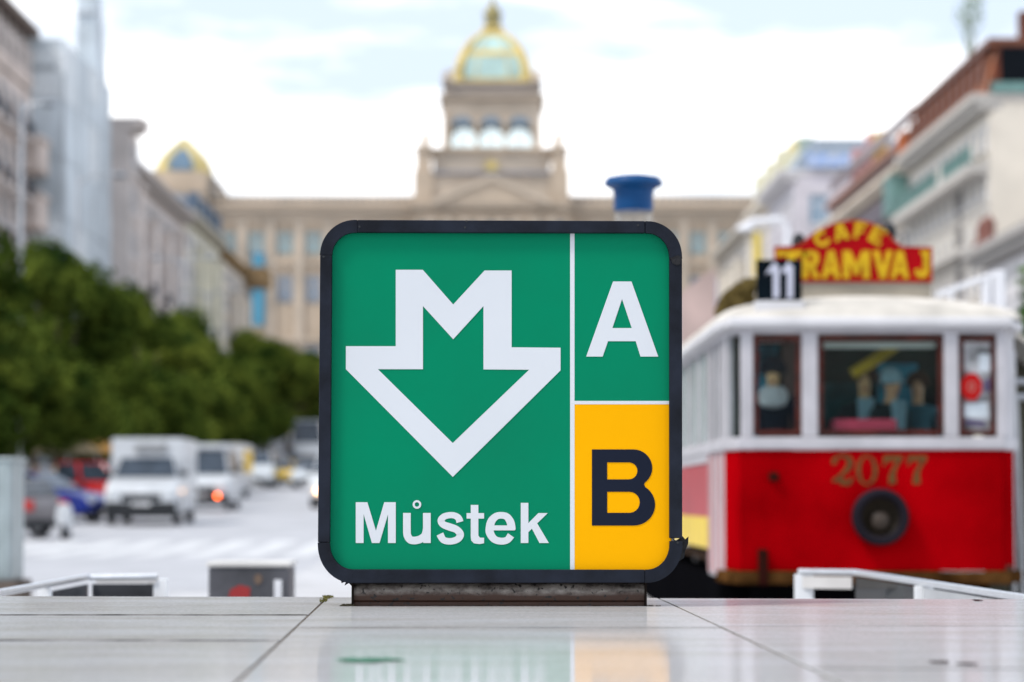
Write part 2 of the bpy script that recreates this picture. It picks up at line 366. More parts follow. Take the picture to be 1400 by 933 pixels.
# the station name, cut glyph by glyph
def glyph(loops_list, label):
    mb = MB()
    for i, lp in enumerate(loops_list): mb.poly(lp, sf(LY - .00025 * i), .0012)
    mb.build('letter', w_m, sign, label='white letter ' + label)
M0, Mb = 686.9, 742.7
glyph([[[(486.3, Mb), (486.3, M0), (502.2, M0), (513.9, 726), (525.3, M0), (541, M0), (541, Mb), (530.4, Mb), (530.4, 703.5), (518.8, Mb), (508.4, Mb), (497, 703), (497, Mb)]]], 'M')
glyph([[stroke([(556.3, 701.6), (556.3, 726), (557.2, 733), (561.0, 738.3), (568, 739.2), (575.5, 737), (581.5, 731.5), (583.6, 722)], 10.4, 6)],
       [[(578.3, 701.6), (588.8, 701.6), (588.8, Mb), (578.7, Mb), (578.3, 737)]],
       [arc(570.0, 690.0, 5.9, 5.9, 0, 359, 24), arc(570.0, 690.0, 3.1, 3.1, 0, 359, 24)]], 'u with ring')
glyph([[stroke([(628.8, 714.0, 9.8), (626.8, 708.6, 9.2), (621.5, 705.2, 8.6), (614.5, 704.6, 8.4), (606.8, 706.8, 8.8), (603.0, 712.0, 9.6), (606.0, 717.4, 9.4), (615.0, 720.9, 10.2), (624.2, 724.4, 9.8), (629.3, 731, 10), (625.4, 737.6, 9.2), (615.8, 740.4, 8.8), (606.2, 738.4, 9.2), (601.4, 730.4, 10)], 10, 6)]], 's')
glyph([[[(643.6, 690.6), (654, 690.6), (654, 701.8), (661.8, 701.8), (661.8, 709.3), (654, 709.3), (654, 732.5), (656.2, 735.4), (661.8, 735.6), (661.8, 743), (655.5, 744.1), (648, 743.2), (644.2, 739.3), (643.6, 734), (643.6, 709.3), (637.9, 709.3), (637.9, 701.8), (643.6, 701.8)]]], 't')
glyph([[stroke([(698.6, 732.2, 10.2), (693.6, 738.4, 9.4), (685.4, 740.2, 9.4), (676, 737.6, 10), (670.2, 729.8, 11), (669.6, 722.4, 11.4), (672, 712.6, 10.8), (678.4, 706.2, 9.6), (685.4, 704.8, 9.0), (692.6, 706.6, 9.6), (697.4, 713, 10.6), (699.2, 720, 10.8), (699.4, 724.6, 10.8)], 10, 6)],
       [[(672, 718.6), (700, 718.6), (704.2, 725.4), (672, 725.4)]]], 'e')
glyph([[[(712, 687.8), (722.4, 687.8), (722.4, 715.5), (736, 701.8), (748.8, 701.8), (734.4, 715.8), (750.4, Mb), (737.6, Mb), (727.2, 723), (722.4, 728), (722.4, Mb), (712, Mb)]]], 'k')
# frame: four bars and four bent corner pieces with hairline seams
def frame_piece(name, outer, inner, zoff=0):
    lp = outer + inner[::-1]
    o = MB().poly([lp], sf(YF - .018 + zoff), .19).build(name, frame_m, sign, bevel=.0022); return o
OX0, OX1, OY0, OY1 = 435.5, 931.2, 301.6, 797.6; IX0, IX1, IY0, IY1 = 452.5, 915.5, 319, 778.8
def barquad(a, b, c, d): return [a, b], [d, c]
frame_piece('frame_bar', [(489, 301.8), (881.5, 303.2)], [(489, 318.8), (881.5, 319.6)])
frame_piece('frame_bar', [(932, 355), (932.4, 736)], [(914.6, 355), (914.8, 736)], .0012)
frame_piece('frame_bar', [(881, 796.8), (482, 797.4)], [(881, 779), (482, 778.6)], .0008)
frame_piece('frame_bar', [(435.2, 741.5), (438.2, 350)], [(451.6, 741.5), (454.4, 350)])
def corner(ox, oy, ro, ix, iy, ri, a0, a1, ext0, ext1, z):
    frame_piece('frame_corner', ext0[:1] + arc(ox, oy, ro[0], ro[1], a0, a1, 14) + ext1[:1], ext0[1:] + arc(ix, iy, ri[0], ri[1], a0, a1, 14) + ext1[1:], z)
corner(486, 350, (48, 48.4), 486, 350, (31.6, 31.2), 180, 90, [(437.9, 349.6), (454.2, 349.6)], [(488.6, 301.8), (488.6, 318.8)], .0015)
corner(884, 352, (48, 48.6), 884, 352, (30.6, 32.4), 90, 0, [(882, 303.4), (882, 319.6)], [(932.2, 354.6), (914.6, 354.6)], -.0012)
corner(884, 745, (48.6, 52), 884, 745, (31, 34), 0, -90, [(932.6, 740), (915, 740)], [(881.4, 797), (881.4, 779)], .0025)
corner(483, 745, (48, 52.4), 483, 745, (31.4, 33.6), -90, -180, [(482.4, 797.4), (482.4, 778.6)], [(434.9, 742), (451.4, 742)], .0010)
plate('box_back', [rrect(440, 306, 927, 792, 46)], frame_m, YF + .168, .006)
plate('light_box', [rrect(446, 312, 921, 786, 42)], mat('box_inner', (.5, .5, .5), .6), YF + .0095, .15)
for (px, py) in ((492, 311), (636, 312), (638, 303.5), (872, 309), (926, 742), (443, 352)):
    plate('screw', [arc(px, py, 1.5, 1.5, 0, 330, 10)], black_plastic, YF - .0195, .004)
# torn black sealing tape hanging from the corners
tape = mat('torn_tape', (.012, .012, .014), .55, var=.3, bump=.6, bscale=60)
plate('torn_tape', [[(926, 739), (934, 733.5), (937.5, 738), (942, 734), (941.5, 744), (937.5, 753), (936, 763), (929, 768), (925, 760), (921, 752)]], tape, YF + .02, .012)
plate('torn_tape', [[(926, 350), (931, 353), (929.5, 362), (925, 364), (919, 361), (915.5, 354)]], tape, YF - .021, .003)
plate('torn_tape', [[(464, 788), (478, 794), (484, 797), (481, 803), (476, 798), (470, 801.5), (472, 796), (466, 798)]], tape, YF + .03, .01)
# base
def rust_material():
    m = bpy.data.materials.new('rusty_steel'); m.use_nodes = True; n = m.node_tree.nodes; l = m.node_tree.links; b = n['Principled BSDF']
    t = n.new('ShaderNodeTexCoord'); mm = n.new('ShaderNodeMapping'); mm.inputs['Scale'].default_value = (.8, 1, 1.4); l.new(t.outputs['Object'], mm.inputs[0])
    z = n.new('ShaderNodeTexNoise'); z.inputs['Scale'].default_value = 14; z.inputs['Detail'].default_value = 10; z.inputs['Roughness'].default_value = .7; l.new(mm.outputs[0], z.inputs[0])
    r = n.new('ShaderNodeValToRGB'); e = r.color_ramp.elements; e[0].position = .36; e[0].color = (.020, .016, .014, 1); e[1].position = .62; e[1].color = (.30, .275, .25, 1)
    x = e.new(.48); x.color = (.15, .13, .115, 1); l.new(z.outputs[0], r.inputs[0])
    # wear follows the plate: brown rust low down and at the ends, rubbed bare metal in the middle
    sp = n.new('ShaderNodeSeparateXYZ'); l.new(t.outputs['Object'], sp.inputs[0])
    ad = n.new('ShaderNodeMath'); ad.operation = 'MULTIPLY_ADD'; l.new(z.outputs[0], ad.inputs[0]); ad.inputs[1].default_value = .016; l.new(sp.outputs['Z'], ad.inputs[2])
    r2 = n.new('ShaderNodeMapRange'); r2.inputs['From Min'].default_value = .036; r2.inputs['From Max'].default_value = .050; l.new(ad.outputs[0], r2.inputs[0])
    ru = n.new('ShaderNodeMixRGB'); l.new(r2.outputs[0], ru.inputs[0]); ru.inputs[1].default_value = (.050, .020, .010, 1); l.new(r.outputs[0], ru.inputs[2])
    sk = n.new('ShaderNodeTexNoise'); sk.inputs['Scale'].default_value = 70; sk.inputs['Detail'].default_value = 4; l.new(t.outputs['Object'], sk.inputs[0])
    r3 = n.new('ShaderNodeMapRange'); r3.inputs['From Min'].default_value = .60; r3.inputs['From Max'].default_value = .66; l.new(sk.outputs[0], r3.inputs[0])
    m2 = n.new('ShaderNodeMixRGB'); l.new(r3.outputs[0], m2.inputs[0]); l.new(ru.outputs[0], m2.inputs[1]); m2.inputs[2].default_value = (.012, .010, .009, 1)
    l.new(m2.outputs[0], b.inputs['Base Color']); b.inputs['Roughness'].default_value = .55; b.inputs['Metallic'].default_value = .15
    bp = n.new('ShaderNodeBump'); bp.inputs['Strength'].default_value = .5; bp.inputs['Distance'].default_value = .003; l.new(z.outputs[0], bp.inputs['Height']); l.new(bp.outputs[0], b.inputs['Normal'])
    return m
rust = rust_material()
bx0, bx1 = SP(481, 815, 7.9).x, SP(884, 815, 7.9).x
mb = MB(); zb1 = SP(650, 796, 7.9).z
# a hollow C-section plinth: rolled front face between two end plates
prof = [(7.905, ZS), (7.905, ZS + .010), (7.898, ZS + .016), (7.894, zb1 - .022), (7.900, zb1 - .008), (7.915, zb1), (8.02, zb1), (8.02, ZS)]
mb.prism(prof, bx0 + .006, bx1 - .006); mb.build('plinth', rust, sign, smooth=True)
for x in (bx0, bx1 - .0055): MB().box(x, x + .0055, 7.882, 8.03, ZS, zb1 - .001).build('end_plate', mat('black_rust', (.018, .014, .012), .7, bump=.4), sign)
MB().box(bx0, bx1, 7.884, 7.893, zb1 - .0035, zb1 + .004).build('top_flange', MATS['black_rust'], sign)
crumbs = MB()
for i in range(300):
    if i % 3 == 0: x = bx0 - .012 + R.gauss(0, .008); y = 7.885 + R.uniform(-.004, .004)
    elif i % 6 == 1: x = bx1 + abs(R.gauss(.012, .012)); y = 7.885 + R.uniform(-.004, .004)
    else: x = R.uniform(bx0, bx1); y = 7.886 + R.uniform(-.006, .003)
    s = R.uniform(.0006, .0022) * (2.2 if i % 3 == 0 else 1); crumbs.add([(x - s, y - s, ZS + .0005), (x + s, y - s, ZS + .0005), (x, y + s, ZS + .0005), (x, y, ZS + s * 1.6)], [(0, 1, 2), (0, 1, 3), (1, 2, 3), (2, 0, 3)])
stuff(crumbs.build('dirt_crumbs', mat('crumbs', (.05, .045, .03), .95, var=.4, scale=60), par))
exec_later = []
# ================================================================== BALUSTRADES ROUND THE STAIRWELL
tint_glass = glassmat('tinted_glass', (.10, .11, .12), .12)
ZR = .866
def bal_pts(l): return [Gp(px, py, ZR) for px, py in l]
def balustrade(label, rail, posts, panels, cross):
    t = thing('balustrade', Vector((rail[0].x, rail[0].y, 0)), label, 'railing', 'low steel balustrades round the metro stairs')
    MB().tube(rail, .014, 8).build('handrail', steel, t, smooth=True)
    for p, wd in posts:
        mb = MB(); mb.loft([[Vector((p.x + a * wd / 2 + l, p.y + b * .012, z)) for a, b in ((-1, -1), (1, -1), (1, 1), (-1, 1))] for z, l in ((0, .0), (ZR - .012, 0))])
        mb.build('post', mat('bright_post', (.82, .83, .84), .5, var=.03), t, bevel=.003)
    for a, b, z0, z1, m in panels:
        d = (b - a); d.z = 0; d.normalize(); n = Vector((-d.y, d.x, 0)); MB().obox(Vector((a.x, a.y, 0)), d, n, .02, (b - a).length - .02, -.006, .006, z0, z1).build('panel', m, t)
    return t
Rn, Rc, Rl = Gp(1440, 824, ZR), Gp(1170, 783, ZR), Gp(1092, 782, ZR)
pale_panel = mat('pale_panel', (.62, .60, .58), .5, var=.1)
dark_panel = mat('dark_panel', (.05, .052, .058), .25, var=.3)
balustrade('low steel balustrade in front of the red tram, with pale end post and smoked glass', [Rn, Rc, Rl],
           [(Gp(1099, 782, ZR), .085), (Gp(1263, 797, ZR), .075)],
           [(Rl, Rc, ZR - .075, ZR - .02, pale_panel), (Rc, Gp(1263, 797, ZR), .1, ZR - .02, tint_glass), (Gp(1263, 797, ZR), Rn, .1, ZR - .02, mat('grey_panel', (.42, .43, .44), .3))], None)
Ln, Lm, Lc = Gp(-40, 818, ZR), Gp(120, 789, ZR), Gp(216, 789, ZR)
balustrade('low steel balustrade at the left edge, with bright post and dark infill panel', [Ln, Lm, Lc],
           [(Gp(216, 788, ZR), .085), (Gp(62, 799, ZR), .05)],
           [(Lm, Lc, .1, ZR - .03, dark_panel), (Gp(66, 799, ZR), Lm, .1, ZR - .03, dark_panel), (Lm + Vector((0, .1, 0)), Lc + Vector((0, .1, 0)), ZR - .03, ZR - .005, pale_panel)], None)
# litter bin / service cabinet seen over the parapet
D = 15.0
b0, b1 = W(285, 768, D), W(395, 768, D)
cab = thing('litter_bin', Vector(((b0.x + b1.x) / 2, D + .25, 0)), 'dark grey square litter bin with pale lid and red sticker behind the parapet', 'litter bin')
MB().box(b0.x, b1.x, D, D + .42, 0, b0.z - .03).build('bin_body', mat('bin_grey', (.09, .09, .10), .45, var=.35), cab, bevel=.012)
MB().box(b0.x - .01, b1.x + .01, D - .01, D + .43, b0.z - .03, b0.z).build('lid', mat('bin_lid', (.62, .60, .57), .5), cab, bevel=.01)
rs = W(328, 809, D); MB().poly([[(rs.x - .06, rs.z - .03), (rs.x + .05, rs.z - .04), (rs.x + .055, rs.z + .02), (rs.x + .0, rs.z + .035), (rs.x - .05, rs.z + .01)]], lambda a, b, q: Vector((a, D - .004 + q, b)), .003).build('sticker', mat('sticker_red', (.30, .03, .03), .6), cab)
rs = W(380, 806, D); MB().poly([[(rs.x - .02, rs.z - .06), (rs.x + .02, rs.z - .06), (rs.x + .02, rs.z + .05), (rs.x - .02, rs.z + .05)]], lambda a, b, q: Vector((a, D - .004 + q, b)), .003).build('sticker', mat('sticker_pale', (.7, .7, .72), .5), cab)
rs = W(353, 792, D); MB().poly([arc(rs.x, rs.z, .022, .028, 0, 350, 12)], lambda a, b, q: Vector((a, D - .004 + q, b)), .003).build('sticker', mat('sticker_brown', (.16, .11, .08), .5), cab)
# pale cabinet at the left edge
D = 26.0
p0, p1 = W(-76, 630, D), W(16, 630, D)
cab = thing('kiosk_cabinet', Vector(((p0.x + p1.x) / 2, D + .4, 0)), 'pale grey-green metal cabinet with vertical ribs at the left edge', 'cabinet')
MB().box(p0.x, p1.x, D, D + .7, .45, p0.z).build('cabinet_body', mat('cabinet_green', (.36, .42, .43), .4, .2, var=.12), cab, bevel=.02)
for px in (-10, 0, 9): q = W(px, 640, D); MB().box(q.x - .012, q.x + .012, D - .015, D - .001, .5, p0.z - .03).build('rib', mat('cabinet_rib', (.46, .52, .52), .4, .2), cab)
MB().box(p0.x - .02, p1.x + .02, D - .02, D + .72, p0.z, p0.z + .03).build('cabinet_cap', MATS['cabinet_rib'], cab, bevel=.01)
MB().box(p0.x - .05, W(24, 780, D).x, D - .1, D + .8, 0, .45).build('plinth', mat('cabinet_plinth', (.16, .13, .11), .8), cab, bevel=.02)
# blue-capped lantern behind the sign
D = 18.0; c = W(867, 682, D); s = D / FPX
def lz(py): return W(867, py, D).z
lan = thing('lantern', Vector((c.x, D, 0)), 'lantern with a bright blue flared cap rising behind the top of the metro sign', 'lamp')
blue = mat('blue_enamel', (.002, .060, .19), .4, var=.12)
MB().lathe((c.x, D, 0), [(26 * s, lz(289)), (27.5 * s, lz(284)), (27 * s, lz(268)), (29 * s, lz(260)), (40 * s, lz(254)), (41 * s, lz(250)), (36 * s, lz(243)), (20 * s, lz(240)), (.001, lz(239))], 28).build('cap', blue, lan, smooth=True)
MB().lathe((c.x, D, 0), [(26 * s, lz(330)), (26 * s, lz(289.5))], 24, cap=False).build('glass_shade', glassmat('shade_glass', (.92, .93, .93), .06), lan, smooth=True)
MB().lathe((c.x, D, 0), [(.09, 0), (.085, .3), (.05, .4), (.045, lz(335)), (27 * s, lz(331)), (27 * s, lz(329)), (.02, lz(328))], 20).build('pole', grey_metal, lan, smooth=True)
# ================================================================== TRAM
TD = 21.3
def T(px, py, d=TD): return W(px, py, d)
def tz(py, d=TD): return W(700, py, d).z
cream = mat('tram_cream', (.47, .455, .475), .5, var=.08, scale=4)
red = mat('tram_red', (.37, .0004, .0030), .75, var=.22, scale=1.2)
yellow = mat('tram_yellow', (.78, .55, .03), .4)
wood = mat('varnished_wood', (.075, .012, .006), .35, var=.4, scale=6, stretch=(1, 1, 4))
bumperw = mat('bumper_wood', (.10, .045, .014), .8, var=.4, scale=4)
roofc = mat('roof_canvas', (.60, .565, .51), .7, var=.14, scale=3, bump=.2)
tram = thing('tram_cafe', Vector((T(1190, 700).x, 24, 0)), 'old red and white tram turned cafe, number 2077, line 11', 'tram')
B_ = Vector((T(990, 600, 21.9).x, 21.9)); C_ = Vector((T(1011, 600).x, TD)); D_ = Vector((T(1370, 600).x, TD)); E_ = Vector((T(1386, 600, 21.9).x, 21.9))
def back(p, d): return Vector((p.x + AX * (d - p.y), d))
TE = 36.5
PLAN = [back(B_, TE), back(B_, 23.5), B_, C_, D_, E_, back(E_, 23.5), back(E_, TE)]
def strip(plan, z0, z1, th, off=0.0):
    """a wall of thickness th along an open plan line; off pushes it outward"""
    mb = MB(); n = len(plan); outs, ins = [], []
    for i, p in enumerate(plan):
        a = plan[max(0, i - 1)]; b = plan[min(n - 1, i + 1)]
        d1 = (p - a).normalized() if i else (b - p).normalized(); d2 = (b - p).normalized() if i < n - 1 else d1
        n1 = Vector((d1.y, -d1.x)); n2 = Vector((d2.y, -d2.x)); m = (n1 + n2).normalized(); k = 1 / max(.4, m.dot(n1))
        outs.append(p - m * (-off) * k if False else p + m * off * k); ins.append(p + m * (off - th) * k)
    rings = [[Vector((o.x, o.y, z0)), Vector((o.x, o.y, z1)), Vector((q.x, q.y, z1)), Vector((q.x, q.y, z0))] for o, q in zip(outs, ins)]
    return mb.loft(rings)
def sgn_plan(pl): return pl
FR = [B_, C_, D_, E_]
strip(FR, tz(781), tz(615.5), .05, 0).build('front_apron', red, tram, bevel=.008)
strip([PLAN[6], PLAN[7]], tz(712), tz(598), .05).build('side_panel', red, tram)
strip([PLAN[0], PLAN[1]], tz(710), tz(628), .05).build('side_panel', mat('tram_faded_red', (.42, .03, .04), .4), tram)
strip([PLAN[0], PLAN[1]], tz(758), tz(710.4), .05, .01).build('skirt', yellow, tram, bevel=.01)
strip(PLAN, tz(615), tz(598), .06, .025).build('belt_moulding', cream, tram, bevel=.012)
strip([PLAN[0], PLAN[1]], tz(627.6), tz(615.4), .06, .012).build('side_moulding', cream, tram)
strip([PLAN[1], PLAN[2], B_.lerp(C_, .02)], tz(795), tz(616), .04, -.004).build('platform_door', cream, tram)
dplan = [PLAN[1], PLAN[2]]
for k in (.12, .45, .8):
    q = dplan[0].lerp(dplan[1], k); u3 = (dplan[1] - dplan[0]).normalized()
    MB().obox(Vector((q.x, q.y, 0)), Vector((u3.x, u3.y, 0)), Vector((u3.y, -u3.x, 0)), -.07, .07, -.012, .012, tz(790), tz(616)).build('door_rib', mat('pink_trim', (.55, .30, .30), .4), tram)
strip([B_.lerp(C_, -.1)] + [C_, D_] + [E_], tz(799), tz(781.6), .12, .06).build('bumper_beam', bumperw, tram, bevel=.02)
strip(FR, .12, tz(799.5), .1, -.2).build('underframe', mat('underbody', (.004, .004, .005), .9, spec=0), tram)
MB().box(B_.x - .02, E_.x - .2, 22.15, TE - .2, .03, tz(797)).build('chassis', mat('underbody', (.004, .004, .005), .9, spec=0), tram)
MB().box(T(1036, 770).x, T(1049, 770).x, TD - .075, TD - .0, tz(800), tz(751)).build('coupling_bracket', mat('bracket_brown', (.03, .008, .006), .8), tram, bevel=.01)
MB().box(T(1051, 650).x, T(1064, 650).x, TD - .05, TD - .002, tz(658), tz(646)).build('socket', mat('bracket_brown', (.03, .008, .006), .8), tram, bevel=.01)
for d in (24.2, 28.6):
    for X in (B_.x + .25, E_.x - .35):
        wv = MB().lathe((X + AX * (d - 22), d, .36), [(.36, 0), (.36, .1)], 24, 'x').build('wheel', mat('wheel_steel', (.08, .07, .065), .5, .5), tram, smooth=True)
# pillars
zt, zb_ = tz(455.5), tz(597.6)
for a, b in ((1012.5, 1029.5), (1096, 1118), (1290.5, 1310.5), (1362.5, 1376)):
    MB().box(T(a, 520).x, T(b, 520).x, TD - .012, TD + .05, zb_, zt).build('pillar', cream, tram, bevel=.01)
strip([B_, B_.lerp(C_, .2)], zb_, zt, .05, .0).build('pillar', cream, tram)
strip([D_.lerp(E_, .3), E_, back(E_, 22.1)], zb_, zt, .05, .005).build('pillar', cream, tram)
dp = lambda d: back(B_, d)
for d in (22.02, 22.5, 23.1, 23.5, 24.6, 25.8, 27.0, 28.2, 29.4, 30.6):
    strip([dp(d + .14), dp(d)], zb_ if d > 23.3 else zb_, zt, .05, .004).build('pillar', cream, tram)
for d in (24.6, 26.2, 27.8, 29.4): strip([back(E_, d), back(E_, d + .14)], zb_, zt, .05, .0).build('pillar', cream, tram)
tglass = glassmat('tram_glass', (.95, .985, .985), .0)
def tram_window(a, b, y0=458, y1=595, fw=7.0, pane=True):
    f = MB(); L = [[(a, y0), (b, y0), (b, y1), (a, y1)], [(a + fw, y0 + fw * 1.3), (b - fw, y0 + fw * 1.3), (b - fw, y1 - fw), (a + fw, y1 - fw)]]
    f.poly(L, lambda x, y, q: (lambda p: Vector((p.x, TD + .006 + q, p.z)))(T(x, y)), .04)
    fo = f.build('window', wood, tram, bevel=.004)
    if pane:
        p = MB(); p.poly([[(a + fw, y0 + fw), (b - fw, y0 + fw), (b - fw, y1 - fw), (a + fw, y1 - fw)]], lambda x, y, q: (lambda p: Vector((p.x, TD + .026 + q, p.z)))(T(x, y)), .004)
        p.build('pane', tglass, fo)
tram_window(1030, 1095.5); tram_window(1118.5, 1290); tram_window(1311, 1362)
def side_pane(p, q, m=None):
    fr = strip([p, q], zb_ + .02, zt - .02, .012, -.02).build('side_window', m or tglass, tram)
side_pane(B_.lerp(C_, .22), B_.lerp(C_, .8))
side_pane(D_.lerp(E_, .1), D_.lerp(E_, .3))
pale_glass = mat('curtained_glass', (.42, .50, .49), .2, var=.15)
for i, (a, b) in enumerate([(22.18, 22.5), (22.66, 23.1), (23.26, 23.5)]): side_pane(dp(b), dp(a))
for a in (23.66, 24.76, 25.96, 27.16, 28.36, 29.56): side_pane(dp(a + 1.0), dp(a), pale_glass)
for a in (22.2, 24.76, 26.36, 27.96, 29.56): side_pane(back(E_, a), back(E_, a + 1.4))
# fascia over the windows
strip(PLAN, zt - .002, tz(449), .07, .015).build('header', cream, tram)
eave = [PLAN[0], PLAN[2] + Vector((0, 0)), B_, C_, D_, E_, PLAN[6], PLAN[7]]
EPL = [PLAN[0], B_, C_ + Vector((-.02, 0)), D_ + Vector((.02, 0)), E_, PLAN[7]]
strip(EPL, tz(449) + .001, tz(434), .2, .075).build('roof_edge', mat('tram_white', (.60, .59, .60), .5, var=.06), tram, bevel=.025)
# roof: vaulted canvas over the whole car, drooping at the front end
mb = MB(); rings = []; xc0 = (B_.x + E_.x) / 2; hw0 = (E_.x - B_.x) / 2 + .05
for j in range(26):
    t = j / 25; d = TD - .05 + (TE - TD) * (t ** 1.8); k = min(1, (d - TD + .05) / 1.15); hh = .235 * math.sqrt(max(0, 1 - (1 - k) ** 2)); hw = hw0 * (.80 + .2 * math.sqrt(max(0, 1 - (1 - min(1, (d - TD + .05) / .7)) ** 2)))
    xc = xc0 + AX * (d - 21.9)
    rings.append([Vector((xc + hw * math.sin(math.radians(-90 + 180 * i / 24)), d, tz(434) - .01 + hh * max(0, math.cos(math.radians(-90 + 180 * i / 24))) ** .75)) for i in range(25)])
mb.loft(rings, cap=False, closed=False); mb.build('roof', roofc, tram, smooth=True)
mb = MB(); mb.box(T(1100, 390).x, T(1272, 390).x, TD + .9, TE - 1, tz(434) + .15, tz(392, TD + .9)); mb.build('clerestory', mat('clerestory_beige', (.58, .54, .48), .6), tram, bevel=.03)
# headlamp
lc = T(1202, 707); s = TD / FPX
MB().lathe((lc.x, TD - .10, lc.z), [(36 * s, .1), (39 * s, .06), (39 * s, .0), (35 * s, -.03), (30 * s, -.025), (26 * s, .02)], 32, 'y', cap=False).build('headlamp', mat('lamp_ring', (.014, .012, .018), .6, spec=.08), tram, smooth=True)
hl = MB().lathe((lc.x, TD - .10, lc.z), [(27 * s, .02), (21 * s, .06), (10 * s, .085), (.001, .09)], 32, 'y', cap=False).build('reflector', mat('lamp_bowl', (.02, .014, .008), .5, .2), tram, smooth=True)
MB().lathe((lc.x, TD - .07, lc.z - .03), [(.001, -.03), (9 * s, -.02), (13 * s, .0), (10 * s, .03)], 20, 'y', cap=True).build('bulb', mat('lamp_bulb', (.055, .040, .03), .3), tram, smooth=True)
# digits 2077 in worn gold
gold = mat('worn_gold', (.135, .060, .010), .55, .0, var=.35, scale=30)
def tf(y0): return lambda a, b, q: (lambda p: Vector((p.x, y0 + q, p.z)))(T(a, b))
def digits(name, loopsets, m, y0, dep=.004):
    for lps, lab in loopsets:
        mb = MB()
        for i, lp in enumerate(lps): mb.poly(lp, tf(y0 - .0006 * i), dep)
        mb.build(name, m, tram, label=lab)
def two(x): return [[stroke([(x + 5, 634, 8), (x + 3, 630, 6), (x + 9, 624.5, 4), (x + 17, 624, 4.5), (x + 24.5, 629, 8.5), (x + 24, 638, 8.5), (x + 16, 647, 5.5), (x + 6, 657, 4.5)], 6, 5)], [stroke([(x + 1, 659, 3), (x + 7, 655, 6), (x + 15, 659, 8), (x + 24, 660, 6), (x + 28, 652, 3)], 6, 5)]]
def zero(x): return [[arc(x + 14, 643, 14.5, 20.5, 0, 350, 30), arc(x + 14, 643, 8.4, 17.8, 0, 350, 30)]]
def seven(x): return [[[(x + 1, 637), (x + 2, 623), (x + 28, 623), (x + 28, 630), (x + 6, 631), (x + 4, 637)]], [stroke([(x + 25.5, 628, 5), (x + 17, 640, 5.5), (x + 14, 650, 8.5), (x + 14, 662, 11)], 6, 5)]]
digits('digit', [(two(1137), 'gold 2'), (zero(1171), 'gold 0'), (seven(1206), 'gold 7'), (seven(1239), 'gold 7')], gold, TD - .0045)
# number board 11
nb = MB(); nb.poly([[(1036.5, 353.5), (1098.5, 353.5), (1098.5, 410), (1036.5, 410)]], tf(TD + .12), .05)
board = nb.build('number_board', mat('board_black', (.002, .006, .010), .5, var=.3, spec=.05), tram, bevel=.004)
for x, f_ in ((0, 0), (19.2, 2.5)):
    MB().poly([[(1048.5 + x + f_, 375), (1051.5 + x, 367.5), (1057 + x, 361), (1061 + x, 356), (1063.5 + x, 360), (1067.4 + x, 363), (1067.4 + x, 404), (1065 + x, 406.5), (1058.8 + x, 406.5), (1058.8 + x, 372), (1053 + x, 371)]], tf(TD + .112), .006).build('digit', mat('board_white', (.50, .51, .60), .5, var=.05), board, label='white gothic digit 1')
mb = MB(); mb.poly([[(1034, 410.5), (1101, 410.5), (1101, 427), (1034, 427)]], tf(TD + .05), .3); mb.build('board_base', mat('tram_white', (.7, .7, .7)), tram, bevel=.01)
# ---- roof sign
fs = thing('cafe_sign', Vector((T(1168, 385).x, TD + .75, tz(386))), 'red arched roof sign with yellow letters CAFE TRAMVAJ on top of the tram', 'sign')
SD = TD + .75
def cf(y0): return lambda a, b, q: (lambda p: Vector((p.x, y0 + q, p.z)))(W(a, b, SD))
out = [(1059, 337), (1088, 336)] + catmull([(1096, 333), (1110, 320), (1132, 308), (1160, 301), (1186, 303), (1210, 314), (1222, 328), (1234, 337)], 5) + [(1275, 338), (1275, 386), (1059, 386)]
MB().poly([out], cf(SD), .06).build('sign_board', mat('sign_red', (.34, .001, .004), .5, var=.12, spec=.07), fs, bevel=.006)
def inset(lp, k, cx=1167, cy=352): return [(cx + (x - cx) * (1 - k * 1.0), cy + (y - cy) * (1 - k * 2.0)) for x, y in lp]
MB().poly([inset(out, .008), inset(out, .020)], cf(SD - .004), .005).build('gold_rim', mat('rim_orange', (.50, .14, .02), .5), fs)
ly = mat('letter_yellow', (.58, .36, .004), .5, var=.15, scale=10)
def P(ls): return ls
